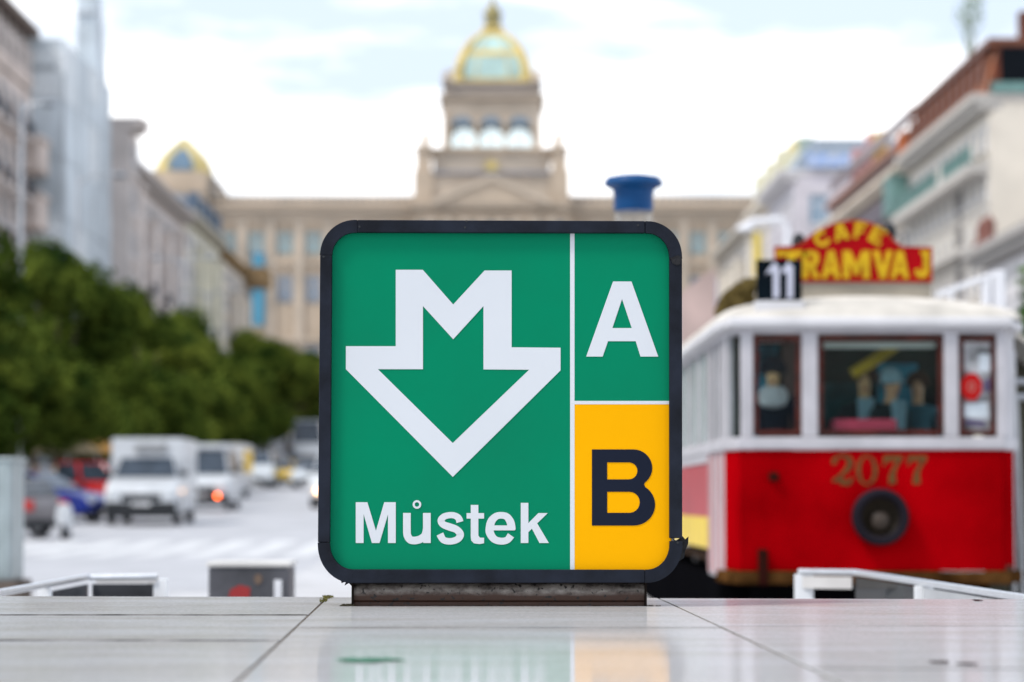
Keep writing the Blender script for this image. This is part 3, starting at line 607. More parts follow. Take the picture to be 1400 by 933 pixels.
def blk(ch, x0, x1, y0, y1):
    w_, h_ = x1 - x0, y1 - y0; X = lambda a: x0 + a * w_; Y = lambda b: y1 - b * h_
    q = lambda pts: [(X(a), Y(b)) for a, b in pts]
    G = {'T': [[q([(0, 1), (1, 1), (1, .78), (.66, .82), (.64, .1), (.75, 0), (.25, 0), (.36, .1), (.34, .82), (0, .78)])]],
         'R': [[q([(0, 0), (0, 1), (.62, 1), (.88, .92), (.95, .72), (.88, .52), (.68, .44), (1, 0), (.64, 0), (.38, .4), (.33, .4), (.33, 0)]), q([(.33, .6), (.33, .82), (.55, .82), (.62, .71), (.55, .6)])]],
         'A': [[q([(0, 0), (.34, 1), (.68, 1), (1, 0), (.68, 0), (.62, .2), (.36, .2), (.3, 0)]), q([(.41, .38), (.58, .38), (.5, .72)])]],
         'M': [[q([(0, 0), (0, 1), (.28, 1), (.5, .52), (.72, 1), (1, 1), (1, 0), (.74, 0), (.74, .55), (.56, .12), (.44, .12), (.26, .55), (.26, 0)])]],
         'V': [[q([(0, 1), (.33, 1), (.52, .4), (.7, 1), (1, 1), (.66, 0), (.36, 0)])]],
         'J': [[q([(.42, 1), (1, 1), (1, .3), (.86, .06), (.5, -.02), (.12, .06), (0, .28), (.3, .34), (.4, .22), (.58, .24), (.6, .34), (.6, .86), (.42, .86)])]],
         'C': [[stroke([(X(.92), Y(.72)), (X(.6), Y(.88)), (X(.25), Y(.75)), (X(.16), Y(.5)), (X(.25), Y(.22)), (X(.6), Y(.1)), (X(.95), Y(.25))], w_ * .3, 4)]],
         'F': [[q([(0, 0), (0, 1), (1, 1), (1, .76), (.36, .8), (.36, .58), (.8, .6), (.8, .38), (.36, .4), (.36, 0)])]],
         'E': [[q([(0, 0), (0, 1), (1, 1), (1, .78), (.36, .82), (.36, .6), (.82, .6), (.82, .4), (.36, .4), (.36, .2), (1, .24), (1, 0)])]]}
    return G[ch]
def rotl(loops, cx, cy, a): 
    c_, s_ = math.cos(math.radians(a)), math.sin(math.radians(a)); return [[(cx + (x - cx) * c_ + (y - cy) * s_, cy - (x - cx) * s_ + (y - cy) * c_) for x, y in l] for l in loops]
for ch, x0, x1, y0, y1, rot in (('T', 1062, 1102, 343, 381, 0), ('R', 1097, 1121, 343, 381, 0), ('A', 1123, 1149, 343, 381, 0), ('M', 1152, 1189, 343, 381, 0), ('V', 1193, 1220, 343, 381, 0), ('A', 1217, 1243, 343, 381, 0), ('J', 1250, 1270, 343, 380, 0),
                               ('C', 1113, 1132, 315, 338, 32), ('A', 1139, 1160, 306, 329, 12), ('F', 1168, 1184, 305, 327, -9), ('E', 1190, 1209, 311, 334, -28)):
    mb = MB()
    for i, lp in enumerate(blk(ch, x0, x1, y0, y1)): mb.poly(rotl(lp, (x0 + x1) / 2, (y0 + y1) / 2, rot), cf(SD - .009), .008)
    mb.build('letter', ly, fs, label='yellow letter ' + ch)
qa, qb = W(1098, 386, SD), W(1274, 399, SD); MB().box(qa.x, qb.x, SD + .02, SD + .3, qb.z - .05, qa.z - .004).build('sign_base', mat('sign_base_beige', (.42, .38, .31), .8), fs, bevel=.01)
qa = W(1098, 386, SD); MB().box(W(1062, 386, SD).x, qa.x - .002, SD + .1, SD + .2, qb.z - .05, qa.z - .004).build('sign_base', MATS['sign_base_beige'], fs)
for px, py in ((1094, 327), (1219, 313)):
    q = W(px, py, SD); MB().lathe((q.x, SD + .12, q.z), [(.02, -.09), (.05, -.05), (.055, .0), (.03, .05), (.001, .06)], 12).build('spotlight', black_plastic, fs, smooth=True)
# ---- interior
teal = mat('teal_panel', (.03, .30, .44), .6, var=.5, scale=2.5)
dkgreen = mat('dark_green', (.012, .03, .022), .8, var=.5, scale=2)
MB().box(B_.x + .1, E_.x - .1, 23.2, 23.25, tz(600), tz(450)).build('partition', dkgreen, tram)
MB().box(T(1031, 500).x, T(1082, 500).x, 22.35, 22.39, tz(595), tz(462)).build('curtain', teal, tram)
MB().box(T(1083, 500).x, T(1098, 500).x, 22.0, 22.05, tz(600), tz(455)).build('inner_post', mat('dull_brown', (.09, .06, .05), .6), tram)
MB().box(T(1235, 500).x, T(1292, 500).x, 22.75, 22.79, tz(600), tz(485)).build('curtain', teal, tram)
MB().box(T(1120, 500).x, T(1137, 500).x, 22.4, 22.44, tz(600), tz(470)).build('curtain', mat('teal_light', (.12, .42, .50), .6, var=.3), tram)
MB().box(T(1140, 500).x, T(1234, 500).x, 22.85, 22.89, tz(600), tz(512)).build('curtain', mat('olive_teal', (.03, .11, .11), .8, var=.5, scale=3), tram)
MB().tube([W(1165, 512, 21.9), W(1200, 490, 21.9), W(1238, 462, 21.9)], .045, 8).build('grab_pole', mat('brass_pole', (.45, .34, .02), .35, .3), tram, smooth=True)
MB().lathe(((T(1204, 469).x), TD + .09, tz(470)), [(.032, -.42), (.032, .42)], 12, 'x').build('roller_blind', mat('blind_grey', (.35, .38, .34), .6), tram)
MB().box(T(1142, 500).x, T(1228, 500).x, TD + .10, TD + .35, tz(594), tz(573)).build('counter', mat('counter_red', (.33, .03, .06), .5), tram, bevel=.01)
MB().box(B_.x + .1, E_.x - .1, 21.45, 31, tz(800) + .1, tz(796) + .12).build('floor', mat('tram_floor', (.12, .08, .06), .7), tram)
# posters in the right-hand window
pp = mat('poster_paper', (.46, .40, .41), .6, var=.5, scale=9)
MB().poly([[(1313, 463), (1357, 463), (1357, 589), (1313, 589)]], tf(TD + .034), .006).build('poster', pp, tram)
MB().poly([[(1340, 484), (1355, 484), (1355, 508), (1340, 508)]], tf(TD + .030), .003).build('poster', mat('poster_white', (.68, .66, .70), .6), tram)
MB().poly([[(1316, 553), (1350, 550), (1355, 572), (1318, 570)]], tf(TD + .030), .003).build('poster', MATS['poster_white'], tram)
MB().poly([[(1322, 573), (1348, 576), (1346, 584), (1320, 580)]], tf(TD + .029), .003).build('poster', mat('poster_dark', (.10, .07, .14), .6), tram)
MB().poly([[(1345, 520), (1356, 516), (1356, 535), (1346, 536)]], tf(TD + .029), .003).build('poster', MATS['poster_dark'], tram)
st = MB().poly([arc(1328.5, 529, 15, 20, 22.5, 382.5 - 45, 7)], tf(TD + .002), .004).build('window_sticker', mat('sticker_bright_red', (.38, .006, .006), .5, spec=.1), tram, label='red octagonal sticker')
MB().poly([arc(1328.5, 529, 5.5, 7, 0, 350, 16), arc(1328.5, 529, 3, 4, 0, 350, 16)], tf(TD + .0005), .002).build('sticker_mark', mat('mark_pink', (.36, .12, .10), .6), st)
# ================================================================== PEOPLE
def person(loc, face, label, skin, top, bottom, hat=None, hair=None, sit=False, scale=1.0, group=None, arms=None, scarf=None, cat='person'):
    t = thing('person', loc, label, cat, group, face)
    H = .0
    v = []; e = []; r = []; 
    def V(p, q): v.append(Vector(p) * scale); r.append((q[0] * scale, q[1] * scale)); return len(v) - 1
    pz = .45 if sit else .92
    pel = V((0, 0, pz + .02), (.155, .105)); ab = V((0, .0, pz + .17), (.135, .10)); ch = V((0, .0, pz + .36), (.165, .115)); nk = V((0, .01, pz + .53), (.05, .05)); hd = V((0, .045, pz + .605), (.056, .066)); hm = V((0, .02, pz + .70), (.102, .112)); ht = V((0, .005, pz + .79), (.078, .088))
    e += [(pel, ab), (ab, ch), (ch, nk), (nk, hd), (hd, hm), (hm, ht)]
    nose = V((0, .135, pz + .665), (.014, .02)); e.append((hm, nose))
    for sx, key in ((-1, 'l'), (1, 'r')):
        ar = (arms or {}).get(key, [(.23, .0, .22), (.26, .03, -.02), (.25, .09, -.12)])
        sh = V((sx * .185, 0, pz + .45), (.062, .06)); e.append((ch, sh)); p = sh
        for (ax, ay, az), q in zip(ar, (.045, .034, .026)):
            k = V((sx * ax, ay, pz + az), (q, q)); e.append((p, k)); p = k
        # hand: palm, four fingers, thumb
        base = v[p] / scale; fx = V(base + Vector((0, .035, -.045)), (.03, .018)); e.append((p, fx))
        for i in range(4):
            o = Vector(((i - 1.5) * .019, .03, -.095 - (.012 if i in (1, 2) else 0))); k = V(base + o, (.009, .009)); e.append((fx, k)); k2 = V(base + o + Vector((0, .022, -.03)), (.008, .008)); e.append((k, k2))
        th = V(base + Vector((-sx * .045, .04, -.05)), (.011, .011)); e.append((fx, th))
        hip = V((sx * .09, 0, pz - .04), (.088, .09)); e.append((pel, hip))
        if sit: seq = [((sx * .12, .42, pz + .0), .06), ((sx * .12, .44, .08), .045), ((sx * .12, .60, .045), .035)]
        else:
            st_ = .08 * sx; seq = [((sx * .10, .02 + st_, .5), .06), ((sx * .10, -.02 + st_ * 1.6, .08), .042), ((sx * .11, .12 + st_ * 1.6, .04), .035)]
        p = hip
        for q, rad in seq: k = V(q, (rad, rad)); e.append((p, k)); p = k
    me = bpy.data.meshes.new('body'); me.from_pydata([tuple(p) for p in v], e, [])
    b = bpy.data.objects.new('body', me); COL.objects.link(b)
    sm = b.modifiers.new('skin', 'SKIN'); sm.use_smooth_shade = True
    for i, q in enumerate(r): me.skin_vertices[0].data[i].radius = q
    me.skin_vertices[0].data[0].use_root = True
    sb = b.modifiers.new('sub', 'SUBSURF'); sb.levels = 1; sb.render_levels = 1
    dg = bpy.context.evaluated_depsgraph_get(); m2 = bpy.data.meshes.new_from_object(b.evaluated_get(dg)); m2.name = 'body'
    bpy.data.objects.remove(b); m2.materials.clear()
    for m in (skin, top, bottom, black_plastic): m2.materials.append(m)
    for f in m2.polygons:
        z = f.center.z / scale; x = abs(f.center.x) / scale; y = f.center.y / scale
        if z > pz + .50 and x < .15: mi = 0
        elif x > .2 and z < pz - .12 and not sit and z > pz - .32: mi = 0
        elif sit and x > .2 and y > .2 and z > pz - .05: mi = 0
        elif z < .1: mi = 3
        elif z > pz - .0 or (x > .19 and z > pz - .2): mi = 1
        else: mi = 2
        f.material_index = mi; f.use_smooth = True
    o = bpy.data.objects.new('body', m2); COL.objects.link(o); o.parent = t
    zc = (pz + .70) * scale
    def dome(name, m, r0, zlo, back=0):
        mb = MB(); mb.lathe((0, (.012 + back) * scale, 0), [(r0 * scale * math.cos(a), zc + (zlo + r0 * 1.08 * math.sin(a)) * scale) for a in [math.radians(k) for k in (-14, 0, 15, 35, 55, 75, 90)]], 16); return mb.build(name, m, t, smooth=True, local=True)
    dome('hair', hair or black_plastic, .122, .02, -.022)
    if hat:
        dome('cap', hat, .120, .03); MB().lathe((0, .05 * scale, 0), [(.11 * scale, zc + .012), (.125 * scale, zc + .008), (.11 * scale, zc + .022)], 16).build('cap_brim', hat, t, local=True)
    for sx in (-1, 1):
        MB().lathe((sx * .036 * scale, .118 * scale, (pz + .70) * scale), [(.011 * scale, 0), (.006 * scale, .009 * scale)], 8, 'y').build('eye', black_plastic, t, local=True)
    MB().lathe((0, .108 * scale, (pz + .617) * scale), [(.022 * scale, 0), (.014 * scale, .006 * scale)], 8, 'y').build('mouth', mat('lips', (.3, .1, .08), .5), t, local=True)
    if scarf and hat and hat is not scarf: MB().lathe((0, .02 * scale, 0), [(.085 * scale, (pz + .58) * scale), (.125 * scale, (pz + .54) * scale), (.145 * scale, (pz + .47) * scale), (.13 * scale, (pz + .41) * scale), (.08 * scale, (pz + .38) * scale)], 18).build('shawl', scarf, t, smooth=True, local=True)
    elif scarf: MB().poly([[(-.075 * scale, (pz + .53) * scale), (.075 * scale, (pz + .53) * scale), (.06 * scale, (pz + .25) * scale), (-.06 * scale, (pz + .25) * scale)]], lambda x_, z_, q_: Vector((x_, (.165 - q_) * scale, z_)), .06).build('shirt_front', scarf, t, local=True)
    return t
sk = mat('skin', (.62, .42, .20), .5, var=.08); sk2 = mat('skin_pale', (.62, .40, .22), .5, var=.08)
navy = mat('cloth_navy', (.012, .018, .028), .85); ltb = mat('cloth_light_blue', (.30, .52, .58), .8, var=.2); cwh = mat('cloth_white', (.55, .60, .60), .8)
brown = mat('hair_brown', (.06, .035, .02), .8); greyh = mat('hair_grey', (.35, .35, .35), .8)
fz = tz(796) + .12
def seatz(py, sc, d): return W(700, py, d).z - (.45 + .69) * sc    # empty height so the head centre lands on py
gp_ = 'people seated inside the tram'
p = W(1057, 510, 22.0); person(Vector((p.x, 22.0, seatz(512, .86, 22.0))), math.radians(172), 'figure in a dark cap and pale scarf behind the left tram window', sk, navy, navy, hat=navy, sit=True, scale=.86, scarf=cwh, group=gp_, arms={'l': [(.24, .1, .12), (.12, .24, .02), (.05, .27, .05)]})
p = W(1181, 520, 22.3); person(Vector((p.x, 22.3, seatz(521, .86, 22.3))), math.radians(180), 'figure in a dark suit and pale blue shirt, middle of the main tram window', sk, mat('suit', (.02, .035, .035), .8), navy, hair=brown, sit=True, scale=.86, scarf=ltb, group=gp_)
p = W(1217, 535, 22.1); person(Vector((p.x, 22.15, seatz(538, .74, 22.15))), math.radians(215), 'figure with pale blue hat leaning beside the suited one in the tram', sk2, mat('suit', (.02, .035, .035), .8), navy, hat=ltb, sit=True, scale=.80, scarf=ltb, group=gp_)
p = W(1257, 528, 22.4); person(Vector((p.x, 22.5, seatz(528, .78, 22.5))), math.radians(170), 'figure in light blue clothes at the right of the main tram window', sk2, mat('jacket_teal', (.08, .22, .27), .8, var=.2), navy, hair=brown, sit=True, scale=.78, group=gp_)
# ---- things round the tram
D = 22.6
q0 = W(1381, 445, D)
aw = thing('awning', Vector((q0.x + .5, D + .6, 0)), 'pale canvas awning on grey steel poles at the right end of the tram', 'awning')
mb = MB(); a0, a1, a2 = W(1376, 442, D), W(1440, 492, D), W(1376, 448, D + 2)
mb.loft([[Vector((a0.x, D, a0.z)), Vector((a1.x, D, a1.z)), Vector((a1.x, D, a1.z - .03)), Vector((a0.x, D, a0.z - .04))], [Vector((a0.x + .1, D + 3, a0.z)), Vector((a1.x + .1, D + 3, a1.z)), Vector((a1.x + .1, D + 3, a1.z - .03)), Vector((a0.x + .1, D + 3, a0.z - .04))]]); mb.build('canvas', roofc, aw)
for a, b, c_, d_ in ((1388, 540, 1400, 815), (1385, 480, 1385, 815)):
    MB().tube([W(a, b, D), Vector((W(c_, d_, D).x, D, 0))], .022, 8).build('pole', grey_metal, aw, smooth=True)
for py in (522, 543): MB().tube([W(1378, py, D + .1), W(1460, py, D + .1)], .028, 8).build('cross_bar', grey_metal, aw, smooth=True)
MB().box(W(1379, 500, D).x, W(1460, 500, D).x, D + 1.2, D + 1.25, 0, W(0, 470, D).z).build('back_panel', mat('olive_canvas', (.10, .095, .07), .8), aw)
# white gantry frame above the tram roof
D = 34.0
gt = thing('steel_gantry', Vector((W(1366, 600, D).x, D, 0)), 'white painted steel frame with sloping beam rising behind the tram roof', 'frame')
def beam(px0, py0, px1, py1, wpx, d0, d1=None, nm='beam'):
    d1 = d1 or d0; a, b = W(px0, py0, d0), W(px1, py1, d1); h = wpx * d0 / FPX / 2
    mb = MB(); mb.loft([[Vector((p.x, p.y - .05, p.z)) + q for q in (Vector((0, 0, -h)), Vector((0, .1, -h)), Vector((0, .1, h)), Vector((0, 0, h)))] if abs(a.x - b.x) > abs(a.z - b.z) else [p + q for q in (Vector((-h, -.05, 0)), Vector((h, -.05, 0)), Vector((h, .05, 0)), Vector((-h, .05, 0)))] for p in (a, b)])
    return mb.build(nm, white_paint, gt, bevel=.01)
beam(1366, 370, 1366, 900, 17, D, nm='post'); beam(1281, 404, 1358, 376, 9, D); beam(1290, 425, 1357, 424, 5, D); beam(1348, 381, 1348, 424, 12, D, nm='post'); beam(1300, 400, 1300, 424, 6, D, nm='post')
MB().box(W(1346, 400, D).x, W(1375, 400, D).x, D + .1, D + .14, W(0, 430, D).z, W(0, 380, D).z).build('panel', white_paint, gt)
D = 30
# olive shrub and grey sheet beside the roof
def leafmat(name, c, c2):
    m = bpy.data.materials.new(name); m.use_nodes = True; n = m.node_tree.nodes; l = m.node_tree.links; b = n['Principled BSDF']; b.inputs['Roughness'].default_value = .8; b.inputs['Specular IOR Level'].default_value = 0
    t = n.new('ShaderNodeTexCoord'); z = n.new('ShaderNodeTexNoise'); z.inputs['Scale'].default_value = .9; z.inputs['Detail'].default_value = 4; l.new(t.outputs['Object'], z.inputs[0])
    r = n.new('ShaderNodeValToRGB'); e = r.color_ramp.elements; e[0].position = .35; e[1].position = .65; e[0].color = (*c2, 1); e[1].color = (*c, 1); l.new(z.outputs[0], r.inputs[0]); l.new(r.outputs[0], b.inputs['Base Color'])
    oi = n.new('ShaderNodeObjectInfo'); mr = n.new('ShaderNodeMapRange'); mr.inputs['To Min'].default_value = .62; mr.inputs['To Max'].default_value = 1.4; l.new(oi.outputs['Random'], mr.inputs[0])
    hv = n.new('ShaderNodeHueSaturation'); l.new(mr.outputs[0], hv.inputs['Value']); l.new(r.outputs[0], hv.inputs['Color'])
    mh = n.new('ShaderNodeMapRange'); mh.inputs['To Min'].default_value = .515; mh.inputs['To Max'].default_value = .485; l.new(oi.outputs['Random'], mh.inputs[0]); l.new(mh.outputs[0], hv.inputs['Hue'])
    d = n.new('ShaderNodeBsdfDiffuse'); l.new(hv.outputs[0], d.inputs['Color']); l.new(d.outputs[0], n['Material Output'].inputs[0]); MATS[name] = m; return m
leaf = leafmat('linden_leaf', (.120, .155, .024), (.012, .028, .006))  # leaf patches coloured for highlights and for the shade deep in the crown
leafd = leafmat('dark_leaf', (.06, .12, .02), (.02, .05, .015))
brleaf = leafmat('brown_leaf', (.20, .15, .05), (.07, .05, .02))
bark = mat('bark', (.09, .07, .055), .9, bump=.6, bscale=8)
def leaves(q, n, clumps, size):
    mb = MB(); V_ = []; F_ = []
    tot = sum(c[3] ** 2 for c in clumps)
    for cx, cy, cz, cr in clumps:
        for _ in range(int(n * cr * cr / tot)):
            while True:
                d = Vector((q.uniform(-1, 1), q.uniform(-1, 1), q.uniform(-1, 1)))
                if .1 < d.length < 1: break
            d = d.normalized() * (q.random() ** .2) * cr; p = Vector((cx, cy, cz)) + d * q.uniform(.85, 1.12)
            s = size * q.uniform(.6, 1.3); nn = (d.normalized() * 1.2 + Vector((q.gauss(0, .4), q.gauss(0, .4), q.gauss(0.15, .4)))).normalized(); a = nn.orthogonal().normalized(); a.rotate(Matrix.Rotation(q.uniform(0, 6.28), 3, nn)); b = nn.cross(a)
            k = len(V_); V_ += [tuple(p - a * s), tuple(p - b * s * .55), tuple(p + a * s), tuple(p + b * s * .55)]; F_.append((k, k + 1, k + 2, k + 3))
    mb.v = V_; mb.f = F_; mb.mi = [0] * len(F_); return mb
def make_tree(seed, h, rad, nleaf, m, label, group, loc, rot, lsize=.20):
    q = random.Random(seed); t = thing('linden_tree', loc, label, 'tree', group, rot); cl = []
    base = h * .2
    for i in range(17):
        a = i * 2.4 + q.uniform(-.4, .4); zz = (i * .618 + q.uniform(0, .15)) % 1; rr = rad * (.78 * math.sin(math.pi * (.26 + .62 * zz))) * q.uniform(.7, 1.15); cl.append((math.cos(a) * rr, math.sin(a) * rr, base + (h - base) * (.10 + .80 * zz), rad * q.uniform(.25, .41)))
    cl.append((0, 0, base + (h - base) * .45, rad * .42))
    c = leaves(q, nleaf, cl, lsize).build('crown', m, t, fix=False, local=True)
    tr = MB(); tr.tube([(0, 0, -.2), (.03, 0, base * .5), (0, .05, base), (.1, 0, h * .6), (0, 0, h * .85)], [.24, .2, .17, .1, .03], 9)
    for cx, cy, cz, cr in cl[::3]: tr.tube([(0, 0, base * q.uniform(.85, 1.3)), (cx * .5, cy * .5, (base + cz) / 2 + .2), (cx, cy, cz)], [.1, .06, .02], 6)
    tr.build('trunk', bark, t, smooth=True, local=True); return t
# ================================================================== TREES
trees = []
protos = []
ordn = ['first', 'second', 'third', 'fourth', 'fifth', 'sixth', 'seventh', 'eighth', 'ninth', 'tenth', 'eleventh', 'twelfth', 'thirteenth', 'fourteenth', 'fifteenth', 'sixteenth', 'seventeenth', 'eighteenth', 'nineteenth', 'twentieth', 'twenty-first', 'twenty-second', 'twenty-third', 'twenty-fourth', 'twenty-fifth', 'twenty-sixth', 'twenty-seventh', 'twenty-eighth']
GT = 'linden trees lining the left pavement'
k = 0; d = 82.0; qt = random.Random(21)
while d < 345:
    X = -17.6 + qt.uniform(-.5, .5); loc = ST(X, d); h = 9.4 + (1.3 if 98 < d < 128 else 0) + qt.uniform(-1.3, .8) - max(0, (d - 200)) * .004
    rad = 4.9
    sc = h / 11.0
    nm = (ordn[k] if k else 'nearest') + ' tree of the front row behind the parked cars, from left'
    if k < 4: t = make_tree(31 + k, 11.0, 4.1, 16000, leaf, 'full linden, ' + nm, GT, loc, qt.uniform(0, 6), .17); t.scale = (1, 1, sc); protos.append(t)
    else: t = copy_tree(protos[k % 4], loc, qt.uniform(0, 6), 'full linden, ' + nm, GT, (.98, .98, sc))
    k += 1; d += qt.uniform(8.2, 10.4) * (1 + d / 500)
k = 0; d = 88.0
while d < 330 and k < 20:
    t = copy_tree(protos[(k + 2) % 4], ST(-24.6 + qt.uniform(-1, 1), d), qt.uniform(0, 6), (ordn[k] + ' linden of the back row near the left facades, counting from the left'), GT, (1, 1, .88 + qt.uniform(-.08, .08)))
    k += 1; d += qt.uniform(9.5, 12.5) * (1 + d / 500)
# museum foot: small trees
for i, (px, dd, s) in enumerate(((352, 352, .8), (392, 356, .7), (436, 358, .75), (470, 352, .8))):
    q = W(px, 600, dd); copy_tree(protos[i], (q.x, dd, gz(dd)), i * 1.3, ['bright green small tree below the blue banner of the museum', 'small tree in front of the museum wing, right of the bannered one', 'small tree by the left edge of the metro sign, before the museum', 'small tree mostly hidden behind the metro sign, before the museum'][i], 'trees at the foot of the museum', (s, s, s))
q = W(1424, 420, 62); t = make_tree(77, 6.4, 2.3, 4500, leafd, 'dark green tree at the right edge beyond the white steel frame', 'trees right of the tram', (q.x, 62, 0), 0)
# brown shrub on the tram roof side
q = W(1008, 410, 25.5); sh = thing('shrub', Vector((q.x, 25.5, tz(434))), 'olive brown bushy shrub beside the number board at the left of the tram roof', 'shrub')
qq = random.Random(3); c1 = [((W(px, py, 25.5).x - q.x), qq.uniform(-.2, .2), W(px, py, 25.5).z - tz(434), rr * 25.5 / FPX) for px, py, rr in ((992, 418, 13), (1003, 408, 14), (1015, 398, 13), (1025, 390, 11), (1020, 408, 13), (1006, 420, 11), (985, 428, 9))]
leaves(qq, 2600, c1, .035).build('crown', brleaf, sh, fix=False, local=True)
mb = MB()
for cx, cy, cz, cr in c1: mb.tube([(0, 0, -.25), (cx * .5, cy, cz * .4), (cx, cy, cz)], [.02, .015, .006], 5)
mb.build('stem', bark, sh, local=True)
# pinkish hoarding left of the tram roof
D = 48; hb = thing('banner', Vector((W(958, 430, D).x, D, 0)), 'pale pink hoarding seen between the metro sign and the tram roof', 'banner')
pnk = mat('hoarding_pink', (.55, .42, .38), .7, var=.2, scale=.8)
MB().poly([[(928, 402), (968, 372), (979, 368), (979, 438), (928, 478)]], lambda a, b, q_: (lambda p: Vector((p.x, D + q_, p.z)))(W(a, b, D)), .06).build('sheet', pnk, hb)
for px in (929, 978): MB().tube([(W(px, 470, D).x, D + .1, 0), (W(px, 470, D).x, D + .1, W(px, 380 if px > 950 else 410, D).z)], .05, 8).build('pole', mat('lilac_pole', (.42, .44, .58), .5), hb)
# ================================================================== STREET LAMPS
def street_lamp(px, ytop, d, label, arms=(1,), alen=3.0, low=None):
    b = W(px, 600, d); t = thing('street_lamp', (b.x, d, gz(d)), label, 'street lamp', 'grey street lamps among the trees'); zt_ = W(px, ytop, d).z
    MB().tube([(b.x, d, gz(d)), (b.x, d, gz(d) + 1.2), (b.x, d, zt_)], [.16, .12, .07], 10).build('pole', grey_metal, t, smooth=True)
    for s_ in arms:
        MB().tube([(b.x, d, zt_ - .5), (b.x + s_ * alen * .3, d, zt_ - .05), (b.x + s_ * alen, d, zt_)], .05, 8).build('arm', grey_metal, t, smooth=True)
        MB().lathe((b.x + s_ * alen, d, zt_ - .06), [(.001, .12), (.2, .1), (.32, .0), (.2, -.08), (.001, -.1)], 14).build('lamp_head', mat('lamp_head_grey', (.25, .27, .3), .4), t, smooth=True)
    if low: g = W(low[0], low[1], d); MB().lathe((g.x, d, g.z), [(.001, -.24), (.17, -.18), (.24, 0), (.17, .18), (.001, .24)], 16).build('globe', mat('opal_globe', (.40, .45, .44), .3), t, smooth=True); MB().tube([(b.x, d, g.z - .5), (g.x, d, g.z - .36)], .04, 6).build('bracket', grey_metal, t)
street_lamp(103, 238, 118, 'tall grey street lamp with a long right arm before the sheeted building', (1,), 1.75, (146, 390))
street_lamp(26, 141, 104, 'tall grey street lamp with arm at the far left by the stone facade', (1,), .95)
street_lamp(247, 352, 165, 'slender street lamp rising from the trees before the cream houses', (-1, 1), 1.6)
street_lamp(283, 398, 190, 'more distant street lamp rising from the trees right of the slender one', (-1, 1), 1.6, (286, 452))
